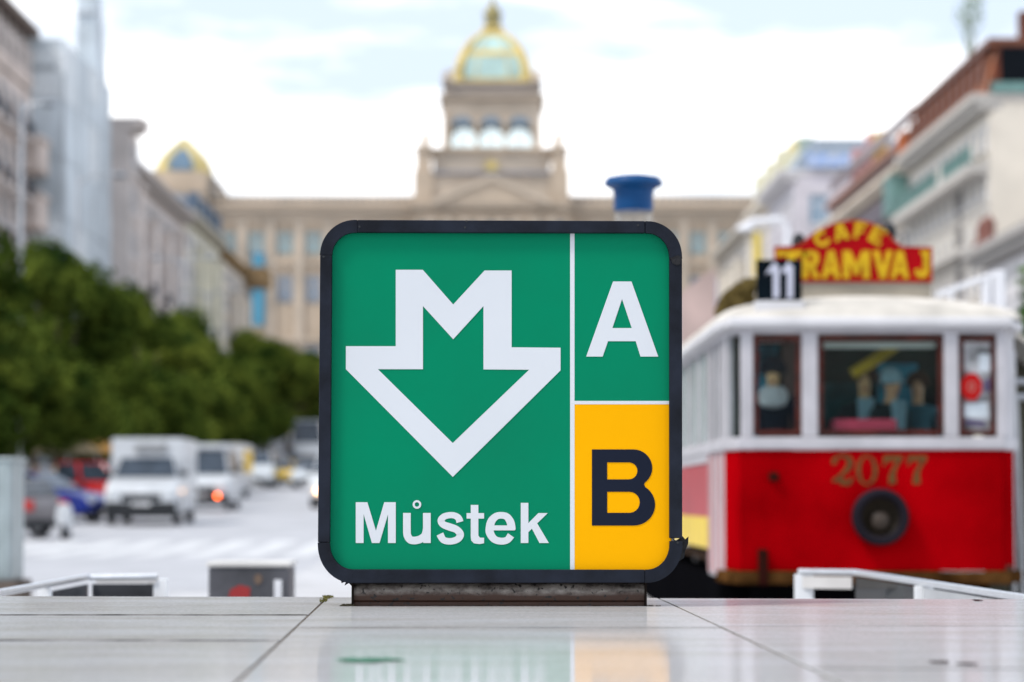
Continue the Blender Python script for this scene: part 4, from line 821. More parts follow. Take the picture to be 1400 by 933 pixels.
# ================================================================== VEHICLES
def paint(name, c): return mat('paint_' + name, c, .3, .0, var=.06, coat=.25)
tyre_m = mat('tyre', (.018, .018, .02), .85); rim_m = mat('rim', (.45, .46, .48), .3, .7)
lampglass = mat('headlight_glass', (.65, .68, .70), .12); redlamp = mat('tail_lamp', (.5, .02, .015), .25)
plate_m = mat('number_plate_white', (.6, .6, .6), .5)
def vehicle(name, loc, head, label, cat, body_m, W_, prof, belt, house, wheels, wr, group=None, cargo=None, nose=None, extras=None, lights=(.55, .72), grille=(.35, .5)):
    """nose at +y. prof: (y,z) outline of the lower body; house: (y,z) outline of the cabin (4 points rear belt, rear roof, front roof, front belt)"""
    t = thing(name, loc, label, cat, group, head); hw = W_ / 2
    cy = sum(p[0] for p in prof) / len(prof); cz = sum(p[1] for p in prof) / len(prof)
    mb = MB(); rings = []
    for x, k in ((-hw, .90), (-hw * .93, .975), (-hw * .75, 1), (hw * .75, 1), (hw * .93, .975), (hw, .90)): rings.append([(x, cy + (y - cy) * (1 - (1 - k) * .45), cz + (z - cz) * k) for y, z in prof])
    mb.loft(rings); mb.build('body', body_m, t, smooth=True, local=True, bevel=.02)
    (rb, zb0), (rr, zr), (fr, zf), (fb, zb1) = house; a, b = hw * .95, hw * .76
    mb = MB(); base = [(-a, rb, zb0), (a, rb, zb0), (a, fb, zb1), (-a, fb, zb1)]; top = [(-b, rr, zr), (b, rr, zr), (b, fr, zf), (-b, fr, zf)]
    mb.loft([[Vector(p) - Vector((0, 0, .06)) for p in base], [Vector(p) for p in top]]); mb.build('cabin', body_m, t, bevel=.05, local=True)
    def quad(nm, c, m, ins=.09, out=.012):
        c = [Vector(p) for p in c]; ct = sum(c, Vector()) / 4; n = (c[1] - c[0]).cross(c[3] - c[0]).normalized()
        if n.dot(ct - Vector((0, (rb + fb) / 2, (zb0 + zr) / 2))) < 0: n = -n
        q = [p.lerp(ct, ins) + n * out for p in c]; q2 = [p - n * .03 for p in q]; MB().loft([q2, q]).build(nm, m, t, local=True)
    quad('windscreen', [base[3], base[2], top[2], top[3]], dark_glass); quad('rear_window', [base[0], base[1], top[1], top[0]], dark_glass, .14)
    for i, j in ((0, 3), (1, 2)):
        mid_b = Vector(base[i]).lerp(Vector(base[j]), .48); mid_t = Vector(top[i]).lerp(Vector(top[j]), .48)
        quad('side_window', [base[i], mid_b, mid_t, top[i]], dark_glass, .12); quad('side_window', [mid_b, base[j], top[j], mid_t], dark_glass, .12)
    fy = max(p[0] for p in prof); ry = min(p[0] for p in prof)
    for sx in (-1, 1):
        for wy in wheels:
            wv = MB().lathe((sx * (hw - .10) - (.1), wy, wr), [(wr * .55, 0), (wr * .95, .0), (wr, .03), (wr, .17), (wr * .95, .2), (wr * .55, .2)], 22, 'x').build('wheel', tyre_m, t, smooth=True, local=True)
            r_ = MB(); r_.lathe((sx * (hw - .10) - (.115), wy, wr), [(wr * .6, 0), (wr * .6, .23)], 18, 'x'); r_.build('rim', rim_m, wv, local=True)
        MB().obox(Vector((sx * hw * .74, fy - .06, 0)), Vector((1, 0, 0)), Vector((0, 1, 0)), -.17, .17, -.12, .075, lights[0], lights[1]).build('headlight', lampglass, t, bevel=.03, local=True)
        MB().obox(Vector((sx * hw * .80, ry + .03, 0)), Vector((1, 0, 0)), Vector((0, 1, 0)), -.13, .13, -.06, .1, lights[0] + .1, lights[1] + .18).build('tail_light', redlamp, t, bevel=.02, local=True)
        MB().obox(Vector((sx * (hw + .06), fb - .15, 0)), Vector((1, 0, 0)), Vector((0, 1, 0)), -.10, .10, -.06, .06, zb1 + .02, zb1 + .2).build('mirror', black_plastic, t, bevel=.03, local=True)
    MB().box(-hw * .55, hw * .55, fy - .12, fy + .012, grille[0], grille[1]).build('grille', black_plastic, t, bevel=.02, local=True)
    MB().box(-hw * .97, hw * .97, fy - .45, fy + .02, .20, grille[0] - .02).build('bumper', black_plastic, t, bevel=.04, local=True)
    MB().box(-hw * .95, hw * .95, ry - .02, ry + .25, .25, .45).build('bumper', black_plastic, t, bevel=.04, local=True)
    MB().box(-.26, .26, fy + .021, fy + .03, grille[0] - .13, grille[0] - .03).build('number_plate', plate_m, t, local=True)
    if extras: extras(t)
    return t
CAR = [(-2.1, .35), (-2.12, .75), (-1.95, .98), (-1.2, 1.0), (.9, .98), (1.75, .82), (2.1, .66), (2.13, .35), (1.9, .25), (-1.9, .25)]
CABH = [(-1.85, .98), (-1.35, 1.43), (.05, 1.45), (.95, .98)]
VAN = [(-2.4, .35), (-2.42, 1.15), (-2.35, 1.25), (1.55, 1.25), (2.15, 1.1), (2.45, .85), (2.5, .4), (2.3, .28), (-2.2, .28)]
def at(px, d, dz=0): q = W(px, 682, d); return Vector((q.x, d, gz(d) + dz))
wp = paint('white', (.54, .56, .58)); GV = 'vans parked in line along the left kerb'
HD = math.pi + AANG                            # facing the camera
def cargo_box(t):
    c = MB().box(-1.02, 1.02, -3.0, .85, .85, 2.45).build('cargo_box', wp, t, bevel=.03, local=True)
    MB().box(-.55, .35, .86, .98, 2.05, 2.3).build('cooling_unit', mat('vent_grey', (.30, .30, .29), .6), c, bevel=.03, local=True)
    for i in range(5): MB().box(-.5, .3, .985, .995, 2.08 + i * .04, 2.10 + i * .04).build('vent_slat', grey_metal, c, local=True)
t = vehicle('box_truck', at(206, 82), HD, 'white box truck facing us with cooling unit above the cab, in front of the line', 'truck', wp, 2.05,
        [(-3.0, .5), (-3.0, .85), (.3, .85), (.3, 1.35), (1.2, 1.36), (2.1, 1.12), (2.3, .8), (2.3, .45), (2.1, .3), (-2.9, .4)], 0, [(-.1, 1.3), (0, 2.0), (.75, 1.98), (1.35, 1.33)], (1.45, -1.9), .36, GV, extras=cargo_box, lights=(.78, .98), grille=(.66, .86))
t['label'] = 'white box truck facing us with cooling unit above the cab, nearest of the parked line'
indic = mat('indicator_amber', (.7, .12, .02), .3)
def lit(t, x, y, z, col, st, r=.05, nm='lit_indicator'):
    m = bpy.data.materials.new(nm); m.use_nodes = True; b = m.node_tree.nodes['Principled BSDF']; b.inputs['Base Color'].default_value = (*col, 1); b.inputs['Emission Color'].default_value = (*col, 1); b.inputs['Emission Strength'].default_value = st
    MB().lathe((x, y, z), [(.001, -.03), (r, -.02), (r, .02), (.001, .03)], 14, 'y').build(nm, m, t, local=True)
def van2x(t):
    MB().box(-.85, .85, -2.3, .9, 2.1, 2.32).build('high_roof', wp, t, bevel=.08, local=True)
    lit(t, -.62, 2.62, .50, (1.0, .13, .02), 9, .06)
vehicle('delivery_van', at(283, 101), HD, 'white high-roof van with one orange light, directly behind the box truck', 'van', wp, 2.0, VAN, 0, [(-2.38, 1.2), (-2.3, 2.2), (.75, 2.15), (1.6, 1.25)], (1.6, -1.6), .34, GV, extras=van2x, lights=(.76, .98), grille=(.60, .82))
def cargo3(t):
    c = MB().box(-1.1, 1.1, -4.2, .9, .8, 2.45).build('cargo_box', mat('box_offwhite', (.66, .64, .62), .5), t, bevel=.03, local=True)
    for s_ in (-1, 1): MB().box(s_ * 1.105 - .008, s_ * 1.105 + .008, -4.0, .5, 1.2, 2.2).build('side_print', mat('print_yellow', (.80, .50, .02), .5), c, local=True)
vehicle('box_truck', at(301, 128), HD, 'off-white box truck with yellow panel on its side, third in the parked line', 'truck', wp, 2.05,
        [(-4.0, .5), (-4.0, .85), (.3, .85), (.3, 1.35), (1.2, 1.36), (2.1, 1.12), (2.3, .8), (2.3, .45), (2.1, .3), (-2.9, .4)], 0, [(-.1, 1.3), (0, 2.0), (.75, 1.98), (1.35, 1.33)], (1.45, -2.5), .36, GV, extras=cargo3, lights=(.78, .98), grille=(.66, .86))
vehicle('delivery_van', at(352, 150), HD, 'pale grey panel van, fourth in the line beyond the yellow-marked truck', 'van', paint('silver', (.55, .58, .60)), 1.95, VAN, 0, [(-2.38, 1.2), (-2.3, 1.95), (.75, 1.9), (1.6, 1.25)], (1.6, -1.6), .34, GV)
vehicle('parked_car', at(366, 176), HD, 'white estate car far down the parked line, beyond the yellow car', 'car', wp, 1.8, CAR, 0, CABH, (1.3, -1.35), .32, 'cars parked along the left side')
vehicle('parked_car', at(384, 152), HD, 'small bright yellow car near the far end of the parked line', 'car', paint('yellow', (.80, .50, .005)), 1.75, CAR, 0, CABH, (1.3, -1.35), .32, 'cars parked along the left side')
vehicle('delivery_van', at(464, 106), HD, 'pale van half hidden behind the left edge of the metro sign, headlight lit', 'van', paint('pale_grey', (.62, .64, .65)), 1.95, VAN, 0, [(-2.38, 1.2), (-2.3, 1.95), (.75, 1.9), (1.6, 1.25)], (1.6, -1.6), .34, extras=lambda t: lit(t, .66, 2.6, .62, (1.0, .55, .25), 7, .07, 'lit_headlight'))
vehicle('moving_car', at(425, 150), HD, 'silver car driving down the middle of the street left of the metro sign', 'car', paint('light_silver', (.6, .63, .65)), 1.8, CAR, 0, CABH, (1.3, -1.35), .32)
vehicle('coach', at(425, 205), HD, 'large white coach far up the street by the left edge of the metro sign', 'coach', wp, 2.5,
        [(-5, .4), (-5, 1.5), (4.9, 1.5), (5.0, .9), (5.0, .4)], 0, [(-5, 1.45), (-4.9, 3.1), (4.4, 3.1), (4.95, 1.45)], (3.4, -3.2), .48, lights=(.7, .95), grille=(.4, .6))
GA = 'cars parked at an angle on the left'
q = at(56, 84); vehicle('parked_car', q, math.radians(-112), 'dark blue hatchback parked side-on, its nose toward the box truck', 'car', paint('blue', (.008, .03, .30)), 1.8, CAR, 0, CABH, (1.3, -1.35), .32, GA)
q = at(150, 93); vehicle('parked_car', q, math.radians(-120), 'red high-roofed car behind the blue one, left of the box truck', 'car', paint('red', (.50, .015, .015)), 1.85, [(y, z * 1.12) for y, z in CAR], 0, [(-1.95, 1.08), (-1.7, 1.74), (.2, 1.72), (1.05, 1.08)], (1.3, -1.35), .34, GA)
q = at(-34, 69); vehicle('parked_car', q, math.radians(64), 'grey hatchback with red tail lamp, nearest car at the left', 'car', paint('warm_grey', (.17, .155, .16)), 1.75, CAR, 0, [(-1.95, .98), (-1.6, 1.42), (.05, 1.45), (.95, .98)], (1.3, -1.35), .32, GA)
q = at(-60, 76); vehicle('parked_car', q, math.radians(-100), 'dark car mostly beyond the left edge behind the cabinet', 'car', paint('dark', (.03, .035, .05)), 1.75, CAR, 0, CABH, (1.3, -1.35), .32, GA)
# white scooter by the grey car's tail
q = at(90, 67.5); sc = thing('scooter', q, 'white motor scooter parked at the tail of the grey car', 'scooter', rot=HD); sc.scale = (.85, .85, .80)
mb = MB(); mb.lathe((0, .0, .62), [(.001, -.42), (.13, -.38), (.20, -.15), (.21, .05), (.16, .3), (.001, .38)], 16); mb.build('body', wp, sc, smooth=True, local=True)
mb = MB(); mb.loft([[(x * k, .28 + .05 * (1 - abs(x) / .24), z) for x in (-.24, -.12, 0, .12, .24)] + [(x * k, .24, z) for x in (.24, .12, 0, -.12, -.24)] for z, k in ((.3, .6), (.6, 1), (.95, .8), (1.05, .5))]); mb.build('front_shield', wp, sc, smooth=True, local=True)
for y in (.42, -.5): MB().lathe((-.05, y, .22), [(.1, 0), (.21, 0), (.22, .05), (.21, .1), (.1, .1)], 18, 'x').build('wheel', tyre_m, sc, local=True)
MB().tube([(-.32, .18, 1.05), (0, .26, 1.02), (.32, .18, 1.05)], .02, 8).build('handlebar', black_plastic, sc, local=True)
MB().box(-.13, .13, -.55, .1, .78, .88).build('seat', black_plastic, sc, bevel=.03, local=True)
MB().lathe((0, .33, .82), [(.07, 0), (.05, .03), (.001, .035)], 14, 'y').build('headlight', lampglass, sc, local=True)
# pedestrians under the trees
GPd = 'pedestrians in the shade of the trees'
PP = [(73, 92, 'pedestrian in a white shirt and dark trousers under the trees behind the blue car', cwh, navy), (48, 95, 'pedestrian in a dull red top under the trees, left of the white-shirted one', mat('cloth_red', (.25, .04, .05), .8), navy),
      (122, 104, 'pedestrian in an orange top under the trees above the red car', mat('cloth_orange', (.55, .13, .03), .8), navy), (398, 190, 'dark-clad pedestrian standing far off beyond the yellow car', navy, navy), (372, 175, 'pedestrian in grey far off among the trunks, left of the dark-clad one', mat('cloth_grey', (.25, .26, .28), .8), navy)]
for px, d, lb, top_, bot in PP:
    q = W(px, 650, d); person((q.x, d, gz(d)), R.uniform(0, 6), lb, sk2, top_, bot, hair=brown, group=GPd)
# parasols with warm canvas glimpsed behind cars
for px, d, c_, lb in ((133, 112, (.35, .20, .07), 'tan cafe parasol under the trees left of the box truck'), (92, 108, (.30, .24, .15), 'beige cafe parasol under the trees behind the white-shirted pedestrian')):
    q = W(px, 640, d); t = thing('parasol', (q.x, d, gz(d)), lb, 'parasol', 'cafe parasols under the trees')
    MB().lathe((q.x, d, gz(d)), [(1.3, 2.0), (1.28, 2.12), (.7, 2.45), (.001, 2.65)], 8).build('canopy', mat('canvas_' + str(px) if 0 else ('canvas_tan' if px == 133 else 'canvas_beige'), c_, .8), t); MB().tube([(q.x, d, gz(d)), (q.x, d, gz(d) + 2.5)], .03, 8).build('pole', grey_metal, t)
# ================================================================== BUILDINGS
WIN = {}
def window_mesh(w_, h_, key, fm, gm, cross=True):
    """frame object data and pane object data in local coordinates: x across, y outward, z up from sill"""
    kk = (round(w_, 2), round(h_, 2), key)
    if kk in WIN: return WIN[kk]
    b = .09 * max(1, w_ / 1.4); f = MB()
    f.box(-w_ / 2, -w_ / 2 + b, -.10, 0, 0, h_); f.box(w_ / 2 - b, w_ / 2, -.10, 0, 0, h_); f.box(-w_ / 2 + b, w_ / 2 - b, -.1, -.001, 0, b); f.box(-w_ / 2 + b, w_ / 2 - b, -.1, -.001, h_ - b, h_)
    if cross: f.box(-b / 2, b / 2, -.09, -.004, b, h_ - b); f.box(-w_ / 2 + b, w_ / 2 - b, -.085, -.012, h_ * .64, h_ * .64 + b * .8)
    f.box(-w_ / 2 - .12, w_ / 2 + .12, 0.0, .22, -.12, 0.0)
    p = MB(); y_ = -.03 if key == 'a' else -.07; p.box(-w_ / 2 + b * .5, w_ / 2 - b * .5, y_, y_ + .02, b * .5, h_ - b * .5)
    def me(mb, m): q = bpy.data.meshes.new('window'); q.from_pydata(mb.v, [], mb.f); q.materials.append(m); return q
    WIN[kk] = (me(f, fm), me(p, gm)); return WIN[kk]
def facade(root, m, C, n, L, z0, floors, bays, ww, fm=white_paint, gm=dark_glass, key='a', pier=.0, trim=None, skip=None, rec=.2):
    """C: centre of the facade line at ground; n outward; floors: (z_bottom, z_top, sill_z, head_z)"""
    n = Vector((n.x, n.y, 0)).normalized(); u = Vector((n.y, -n.x, 0)); C = Vector((C.x, C.y, 0)); cell = L / bays; mb = MB(); rinv = wm(root).inverted()
    for k in range(bays + 1):
        s = -L / 2 + k * cell; a = s - (cell - ww) / 2 if k else -L / 2; b = s + (cell - ww) / 2 if k < bays else L / 2
        mb.obox(C, u, n, a, b, .001, .35, z0, floors[-1][1])
    for (fz0, fz1, sz, hz) in floors:
        for k in range(bays):
            s = -L / 2 + (k + .5) * cell
            if sz > fz0: mb.obox(C, u, n, s - ww / 2, s + ww / 2, .002, .33, fz0, sz)
            mb.obox(C, u, n, s - ww / 2, s + ww / 2, .002, .33, hz, fz1)
            if skip and skip(k, fz0): continue
            fme, pme = window_mesh(ww, hz - sz, key, fm, gm)
            o = bpy.data.objects.new('window', fme); COL.objects.link(o); o.parent = root
            M = Matrix.Translation(C + u * s + n * rec + Vector((0, 0, sz))) @ Matrix(((u.x, n.x, 0, 0), (u.y, n.y, 0, 0), (0, 0, 1, 0), (0, 0, 0, 1)))
            o.matrix_basis = rinv @ M
            p = bpy.data.objects.new('pane', pme); COL.objects.link(p); p.parent = o
    if z0 < floors[0][0]:
        for k in range(bays): s = -L / 2 + (k + .5) * cell; mb.obox(C, u, n, s - ww / 2, s + ww / 2, .002, .34, z0, floors[0][0])
    if trim:
        for (fz0, *_r) in floors: MB().obox(C, u, n, -L / 2 + .01, L / 2 - .01, .3, .52, fz0 - .12, fz0 + .18).build('string_course', trim, root)
    mb.build('wall', m, root)
    return u
NL = Vector((1, -AX, 0)).normalized(); NR = -NL; NF = Vector((AX * -1, -1, 0)).normalized()
def building(name, side, d0, d1, X, ztop, m, label, nfl=5, bay=3.6, ww=1.9, cornice=.9, gm=dark_glass, trim=None, depth=16, key='a', cm=None, zb=None, fh=None, front=True, group='buildings lining the square', fm=white_paint):
    g = gz((d0 + d1) / 2) - .5; n = NL if side < 0 else NR; C = ST(side * X, (d0 + d1) / 2, 0)
    root = thing(name, ST(side * X, (d0 + d1) / 2, g + .5), label, 'building', group)
    if gm is dark_glass: gm = mat('house_glass', (.09, .095, .105), .75, var=.3)
    L = (d1 - d0); u = Vector((n.y, -n.x, 0))
    MB().obox(C, u, n, -L / 2, L / 2, -depth, 0, g, ztop).build('wall', m, root)
    base = g + 5; fh = (ztop - .8 - base) / nfl; floors = [(base + i * fh, base + (i + 1) * fh, base + i * fh + fh * .26, base + i * fh + fh * .80) for i in range(nfl)]
    facade(root, m, C, n, L, g, floors, max(2, round(L / bay)), ww, key=key, gm=gm, trim=trim or m, fm=fm, rec=.385)
    mb = MB(); mb.obox(C, u, n, -L / 2 - .1, L / 2 + .1, -depth + .01, cornice + .35, ztop - .02, ztop + .45); mb.obox(C, u, n, -L / 2 - .02, L / 2 + .02, -.5, cornice * .6 + .36, ztop - .55, ztop - .021); mb.build('cornice', cm or m, root)
    root['_t'] = 0; del root['_t']
    return root, C, u, n, L
beige = mat('wall_beige_pink', (.68, .58, .52), .8, var=.12, scale=.4)
greybeige = mat('wall_grey_beige', (.68, .61, .57), .8, var=.12, scale=.3)
creamw = mat('wall_cream', (.76, .70, .61), .8, var=.08, scale=.3)
cream2 = mat('wall_yellow_cream', (.76, .72, .58), .8, var=.08, scale=.3)
whitew = mat('wall_white', (.70, .68, .68), .75, var=.06, scale=.3)
lilacw = mat('wall_lilac_white', (.68, .65, .68), .75, var=.06, scale=.3)
darkiron = mat('dark_iron', (.05, .055, .07), .6)
sheetm = mat('scaffold_sheet', (.62, .68, .72), .55, var=.22, scale=.35, stretch=(1, 1, .4))
slate = mat('slate_roof', (.12, .17, .235), .4, var=.4, scale=.5)
copper = mat('copper_brown', (.16, .045, .022), .5, var=.25, scale=.8)
verd = mat('verdigris', (.15, .27, .25), .6, var=.2, scale=.8)
terra = mat('terracotta', (.42, .20, .15), .7, var=.2, scale=.6)
def hz_(px, py, d): return W(px, py, d).z
def oriel(root, C, u, n, s, z0, z1, m, w_=1.5, out=1.2):
    o = MB().obox(C, u, n, s - w_, s + w_, .36, out, z0, z1).build('oriel', m, root)
    MB().obox(C, u, n, s - w_ - .15, s + w_ + .15, .37, out + .2, z1, z1 + .3).build('oriel_roof', m, o); MB().obox(C, u, n, s - w_ + .25, s + w_ - .25, out + .001, out + .03, z0 + 1.2, z0 + 3.0).build('oriel_glass', mat('house_glass', (.09, .095, .105), .75, var=.3), o)
    for z in (z0 + 4, z0 + 8):
        if z < z1 - 2: MB().obox(C, u, n, s - w_ - .001, s - w_ + .02, .6, out - .2, z, z + 2).build('oriel_glass', MATS['house_glass'], o); MB().obox(C, u, n, s + w_ - .02, s + w_ + .03, .55, out - .15, z, z + 2.2).build('oriel_glass', MATS['house_glass'], o)
def balcony(root, C, u, n, s0, s1, z, out=1.1, m=None, rail=True):
    mb = MB().obox(C, u, n, s0, s1, .36, .36 + out, z - .25, z); b = mb.build('balcony', m or greybeige, root)
    if rail:
        r_ = MB(); r_.obox(C, u, n, s0, s1, .30 + out, .36 + out, z + .9, z + 1.0)
        k = s0
        while k < s1: r_.obox(C, u, n, k, k + .06, .30 + out, .35 + out, z + .001, z + .9); k += .35
        r_.build('railing', darkiron, b)
# --- left side
b, C, u, n, L = building('stone_house', -1, 172, 203.4, 33.5, 31.0, beige, 'beige-pink stone house with iron balconies and dark overhanging eaves at the far left', 6, 3.6, 1.7, .12, trim=greybeige)
zt0 = 31.46
for s in (-9, -4.5, 0, 4.5):
    for z in (26.4, 22.2, 18.2): balcony(b, C, u, n, s - 1.4, s + 1.4, z)
# far end bay with deep recesses; u runs toward the camera
for z in (18.6, 22.6, 26.6): MB().obox(C, u, n, -L / 2 + .2, -L / 2 + 4.8, .36, 1.7, z - 3.2 + .9, z - .1).build('bay', beige, b); MB().obox(C, u, n, -L / 2 + .1, -L / 2 + 5.0, .36, 1.9, z - .1, z + .15).build('bay_ledge', greybeige, b)
for s in [x * 3.0 for x in range(-5, 6)]: MB().lathe(tuple(C + u * s + n * .1 + Vector((0, 0, zt0 + .01))), [(.45, 0), (.45, .5), (.3, .6), (.5, 1.3), (.35, 1.9), (.15, 2.2), (.28, 2.5), (.001, 2.8)], 8).build('roof_statue', greybeige, b, smooth=True)
MB().obox(C, u, n, -L / 2, L / 2, -12, -1.2, zt0, zt0 + 2.9).build('attic', mat('attic_dark', (.035, .032, .04), .7, var=.3), b)  # near-black wall colour stands in for the shaded gap under the eaves
MB().obox(C, u, n, -L / 2 - .3, L / 2, -13, .9, zt0 + 2.9, zt0 + 3.5).build('eaves', mat('eaves_brown', (.20, .16, .14), .8), b)
b, C, u, n, L = building('sheeted_house', -1, 203.8, 229.0, 32, 32.0, mat('wall_pale', (.45, .48, .50), .8), 'building wrapped in pale blue translucent scaffold sheeting, right of the stone house', 5, 4, 1.3, .2)
k = 0
qs = random.Random(5)
for i in range(4):
    for j in range(8):
        s0 = -L / 2 + i * L / 4; z0 = gz(220) + j * 4.3; z1 = min(z0 + 4.24, 33.6 - (.0 if i > 1 else 1.6))
        o = qs.uniform(1.1, 1.16); MB().obox(C, u, n, s0 + .03, s0 + L / 4 - .03, o, o + .03, z0, z1).build('sheet', sheetm if qs.random() < .75 else mat('scaffold_sheet_pale', (.72, .76, .78), .55, var=.12), b)
for i in range(3):
    for j in range(8):
        z0 = gz(220) + j * 4.3; MB().obox(C, u, n, L / 2 + .06, L / 2 + .09, 1.05 - (i + 1) * 3.4, 1.03 - i * 3.4, z0, min(z0 + 4.24, 33.6)).build('sheet', sheetm if (i + j) % 3 else MATS['scaffold_sheet_pale'], b)
for i in range(8): MB().tube([tuple(C + u * (-L / 2 + i * L / 7) + n * 1.05 + Vector((0, 0, gz(220)))), tuple(C + u * (-L / 2 + i * L / 7) + n * 1.05 + Vector((0, 0, 33.4)))], .05, 5).build('scaffold_pole', grey_metal, b)
# tapering sheeted tower rising over it
D = 228.6; tw = MB(); ring = []
for py, x0, x1 in ((640, 84, 150), (300, 96, 146), (200, 101, 141), (100, 104, 134), (40, 105, 130), (-40, 106, 126), (-90, 110, 121)):
    a, c_ = W(x0, py, D), W(x1, py, D); ring.append([Vector((a.x, D, a.z)), Vector((c_.x, D, a.z)), Vector((c_.x, D + 5, a.z)), Vector((a.x, D + 5, a.z))])
tws = thing('sheeted_tower', Vector((W(118, 600, D).x, D, gz(D))), 'tall tapering scaffold tower in pale sheeting rising above the wrapped building', 'tower', 'buildings lining the square')
tw.loft(ring); tw.build('wrapping', mat('tower_sheet', (.58, .64, .68), .55, var=.2, scale=.3), tws)
for py in (260, 180, 100, 20): a, c_ = W(106, py, D), W(138 if py > 100 else 130, py, D); MB().box(a.x - .1, c_.x + .1, D - .25, D - .05, a.z, a.z + .25).build('scaffold_bar', grey_metal, tws)
# --- grey-beige house with pier
b, C, u, n, L = building('grey_house', -1, 231, 236, 29.8, hz_(160, 168, 231), greybeige, 'narrow grey-beige house with a bare end wall and heavy cornice beside the sheeting', 6, 3.2, 1.1, 1.0)
b, C, u, n, L = building('beige_house', -1, 236.4, 292, 32, 29.9, mat('wall_beige_light', (.76, .68, .63), .8, var=.08, scale=.3), 'long pale beige house with stepped facade and balconies, middle of the left row', 6, 4.0, 2.1, 1.3, cm=mat('cornice_brown', (.52, .47, .44), .8), trim=greybeige)
for s in (-14, -4, 8): balcony(b, C, u, n, s - 2, s + 2.5, 19.5, 1.2); balcony(b, C, u, n, s - 2, s + 2.5, 14.5, 1.0)
for s in (-20, -9, 3, 14): oriel(b, C, u, n, s, 10, 26.5 + (s % 3), mat('wall_beige_light', (.76, .68, .63)))
b, C, u, n, L = building('cream_house', -1, 292.5, 330, 32, 30.6, cream2, 'cream house under a swelling blue-grey roof, right part of the left row', 5, 4.0, 2.1, 1.0, cm=mat('cornice_pale', (.5, .46, .38), .8))
for s in (-10, 0, 10): oriel(b, C, u, n, s, 10, 27.5, cream2, 1.7, 1.4); MB().obox(C, u, n, s + 3, s + 5.2, .35, .6, 12, 29).build('lesene', whitew, b)
mb = MB(); rings = []
for i in range(13):
    s = -L / 2 + L * i / 12; hh = 4.0 - 1.9 * i / 12 + 1.0 * math.sin(math.pi * i / 12)
    rings.append([C + u * s + n * (.9 - 6 * (1 - math.cos(math.radians(a))) ) + Vector((0, 0, 31.0 + hh * math.sin(math.radians(a)))) for a in (0, 18, 36, 54, 72, 90)] + [C + u * s - n * 14 + Vector((0, 0, 31.0))])
mb.loft(rings); mb.build('roof', slate, b, smooth=True)
for s in (-12, -4, 4, 12): MB().obox(C, u, n, s - 1, s + 1, .0, 1.1, 31.2, 33.4).build('dormer', slate, b)
b, C, u, n, L = building('corner_house', -1, 330.5, 372, 32, 30.0, mat('wall_warm_white', (.76, .68, .58), .8, var=.1, scale=.3), 'warm white corner house with brown projecting ledge, last of the left row', 5, 4.2, 2.2, .8, cm=mat('ledge_brown', (.32, .22, .12), .8))
for s in (-4, 8): oriel(b, C, u, n, s, 10, 26, mat('wall_warm_white', (.76, .68, .58)), 1.8, 1.5)
MB().obox(C, u, n, -L / 2, -L / 2 + 10, .3, 3.2, 28.6, 30.8).build('ledge', MATS['ledge_brown'], b)
mb = MB(); mb.loft([[C + u * s + n * k + Vector((0, 0, z)) for k, z in ((.9, 30.47), (-3, 34.5), (-12, 34.5), (-15, 30.47))] for s in (-L / 2, L / 2)]); mb.build('roof', slate, b)
# --- right side; u runs away from the camera
b, C, u, n, L = building('white_house', 1, 150, 178.5, 31.2, 16.2, whitew, 'lower white house with ledge and planted terrace at the right edge', 4, 3.4, 1.3, 1.2, trim=whitew, cm=mat('ledge_grey', (.42, .40, .38), .8))
for s in (11, 12.4, 13.6): MB().lathe(tuple(C + u * s + n * .4 + Vector((0, 0, 16.6))), [(.5, 0), (.6, .5), (.3, 1.0), (.4, 1.6), (.001, 2.2)], 8).build('terrace_urn', mat('urn_brown', (.25, .12, .10), .8), b, smooth=True)
zr1 = hz_(1366, 132, 181)
b, C, u, n, L = building('copper_roofed_house', 1, 180, 214.5, 32, zr1 - .4, creamw, 'tall cream house with ribbed copper-brown mansard and green balcony strips at the upper right', 6, 2.9, 1.6, 1.1, trim=mat('trim_cream', (.6, .57, .53), .8), cm=mat('cornice_stone', (.56, .53, .49), .8), gm=mat('dull_glass', (.16, .16, .17), .3))
mt = hz_(1366, 66, 181); MS = MB()
mb = MB(); mb.loft([[C + u * s + n * k + Vector((0, 0, z)) for k, z in ((.5, zr1 + .06), (-.3, mt), (-13, mt), (-15, zr1 + .06))] for s in (-L / 2, L / 2)]); mb.build('mansard', copper, b)
for i in range(13):
    s = -L / 2 + .2 + i * (L - .6) / 12; MB().loft([[C + u * (s + a) + n * k + Vector((0, 0, z)) for a, k in ((0, k0), (.8, k0), (.8, k0 - .5), (0, k0 - .5))] for k0, z in ((.64, zr1 + .1), (-.16, mt - .3))]).build('mansard_rib', mat('copper_light', (.50, .21, .11), .5, var=.2), b)  # pale ribs on darkened copper: light and recess shade put into the colours
for i in range(12):
    s = -L / 2 + .2 + (i + .5) * (L - .6) / 12; q = C + u * s; MB().poly([arc(0, 1.2, .55, -.55, 0, 180, 8) + [(-.55, 0), (.55, 0)]], lambda a, bb, dd, q=q: q + u * a + n * (.52 - dd) + Vector((0, 0, zr1 + .9 + bb)), .5).build('dormer_arch', mat('copper_dark', (.16, .06, .035), .5), b)
MB().obox(C, u, n, -L / 2 - .1, L / 2, -13, .35, mt - .01, mt + .5).build('roof_edge', mat('copper_dark', (.16, .06, .035)), b)
MB().obox(C, u, n, -L / 2 - .18, -L / 2 - .02, -16, -.4, zr1 + .8, mt - .1).build('dark_end_glazing', mat('end_glazing', (.006, .008, .011), .6, spec=.04), b)
MB().obox(C, u, n, -L / 2 - .22, -L / 2 - .03, -16, .2, zr1 + .08, zr1 + .75).build('green_flashing', verd, b)
lg = hz_(1366, 226, 181)
MB().obox(C, u, n, -L / 2, L / 2, .36, 1.7, lg - .6, lg).build('ledge', MATS['cornice_stone'], b)
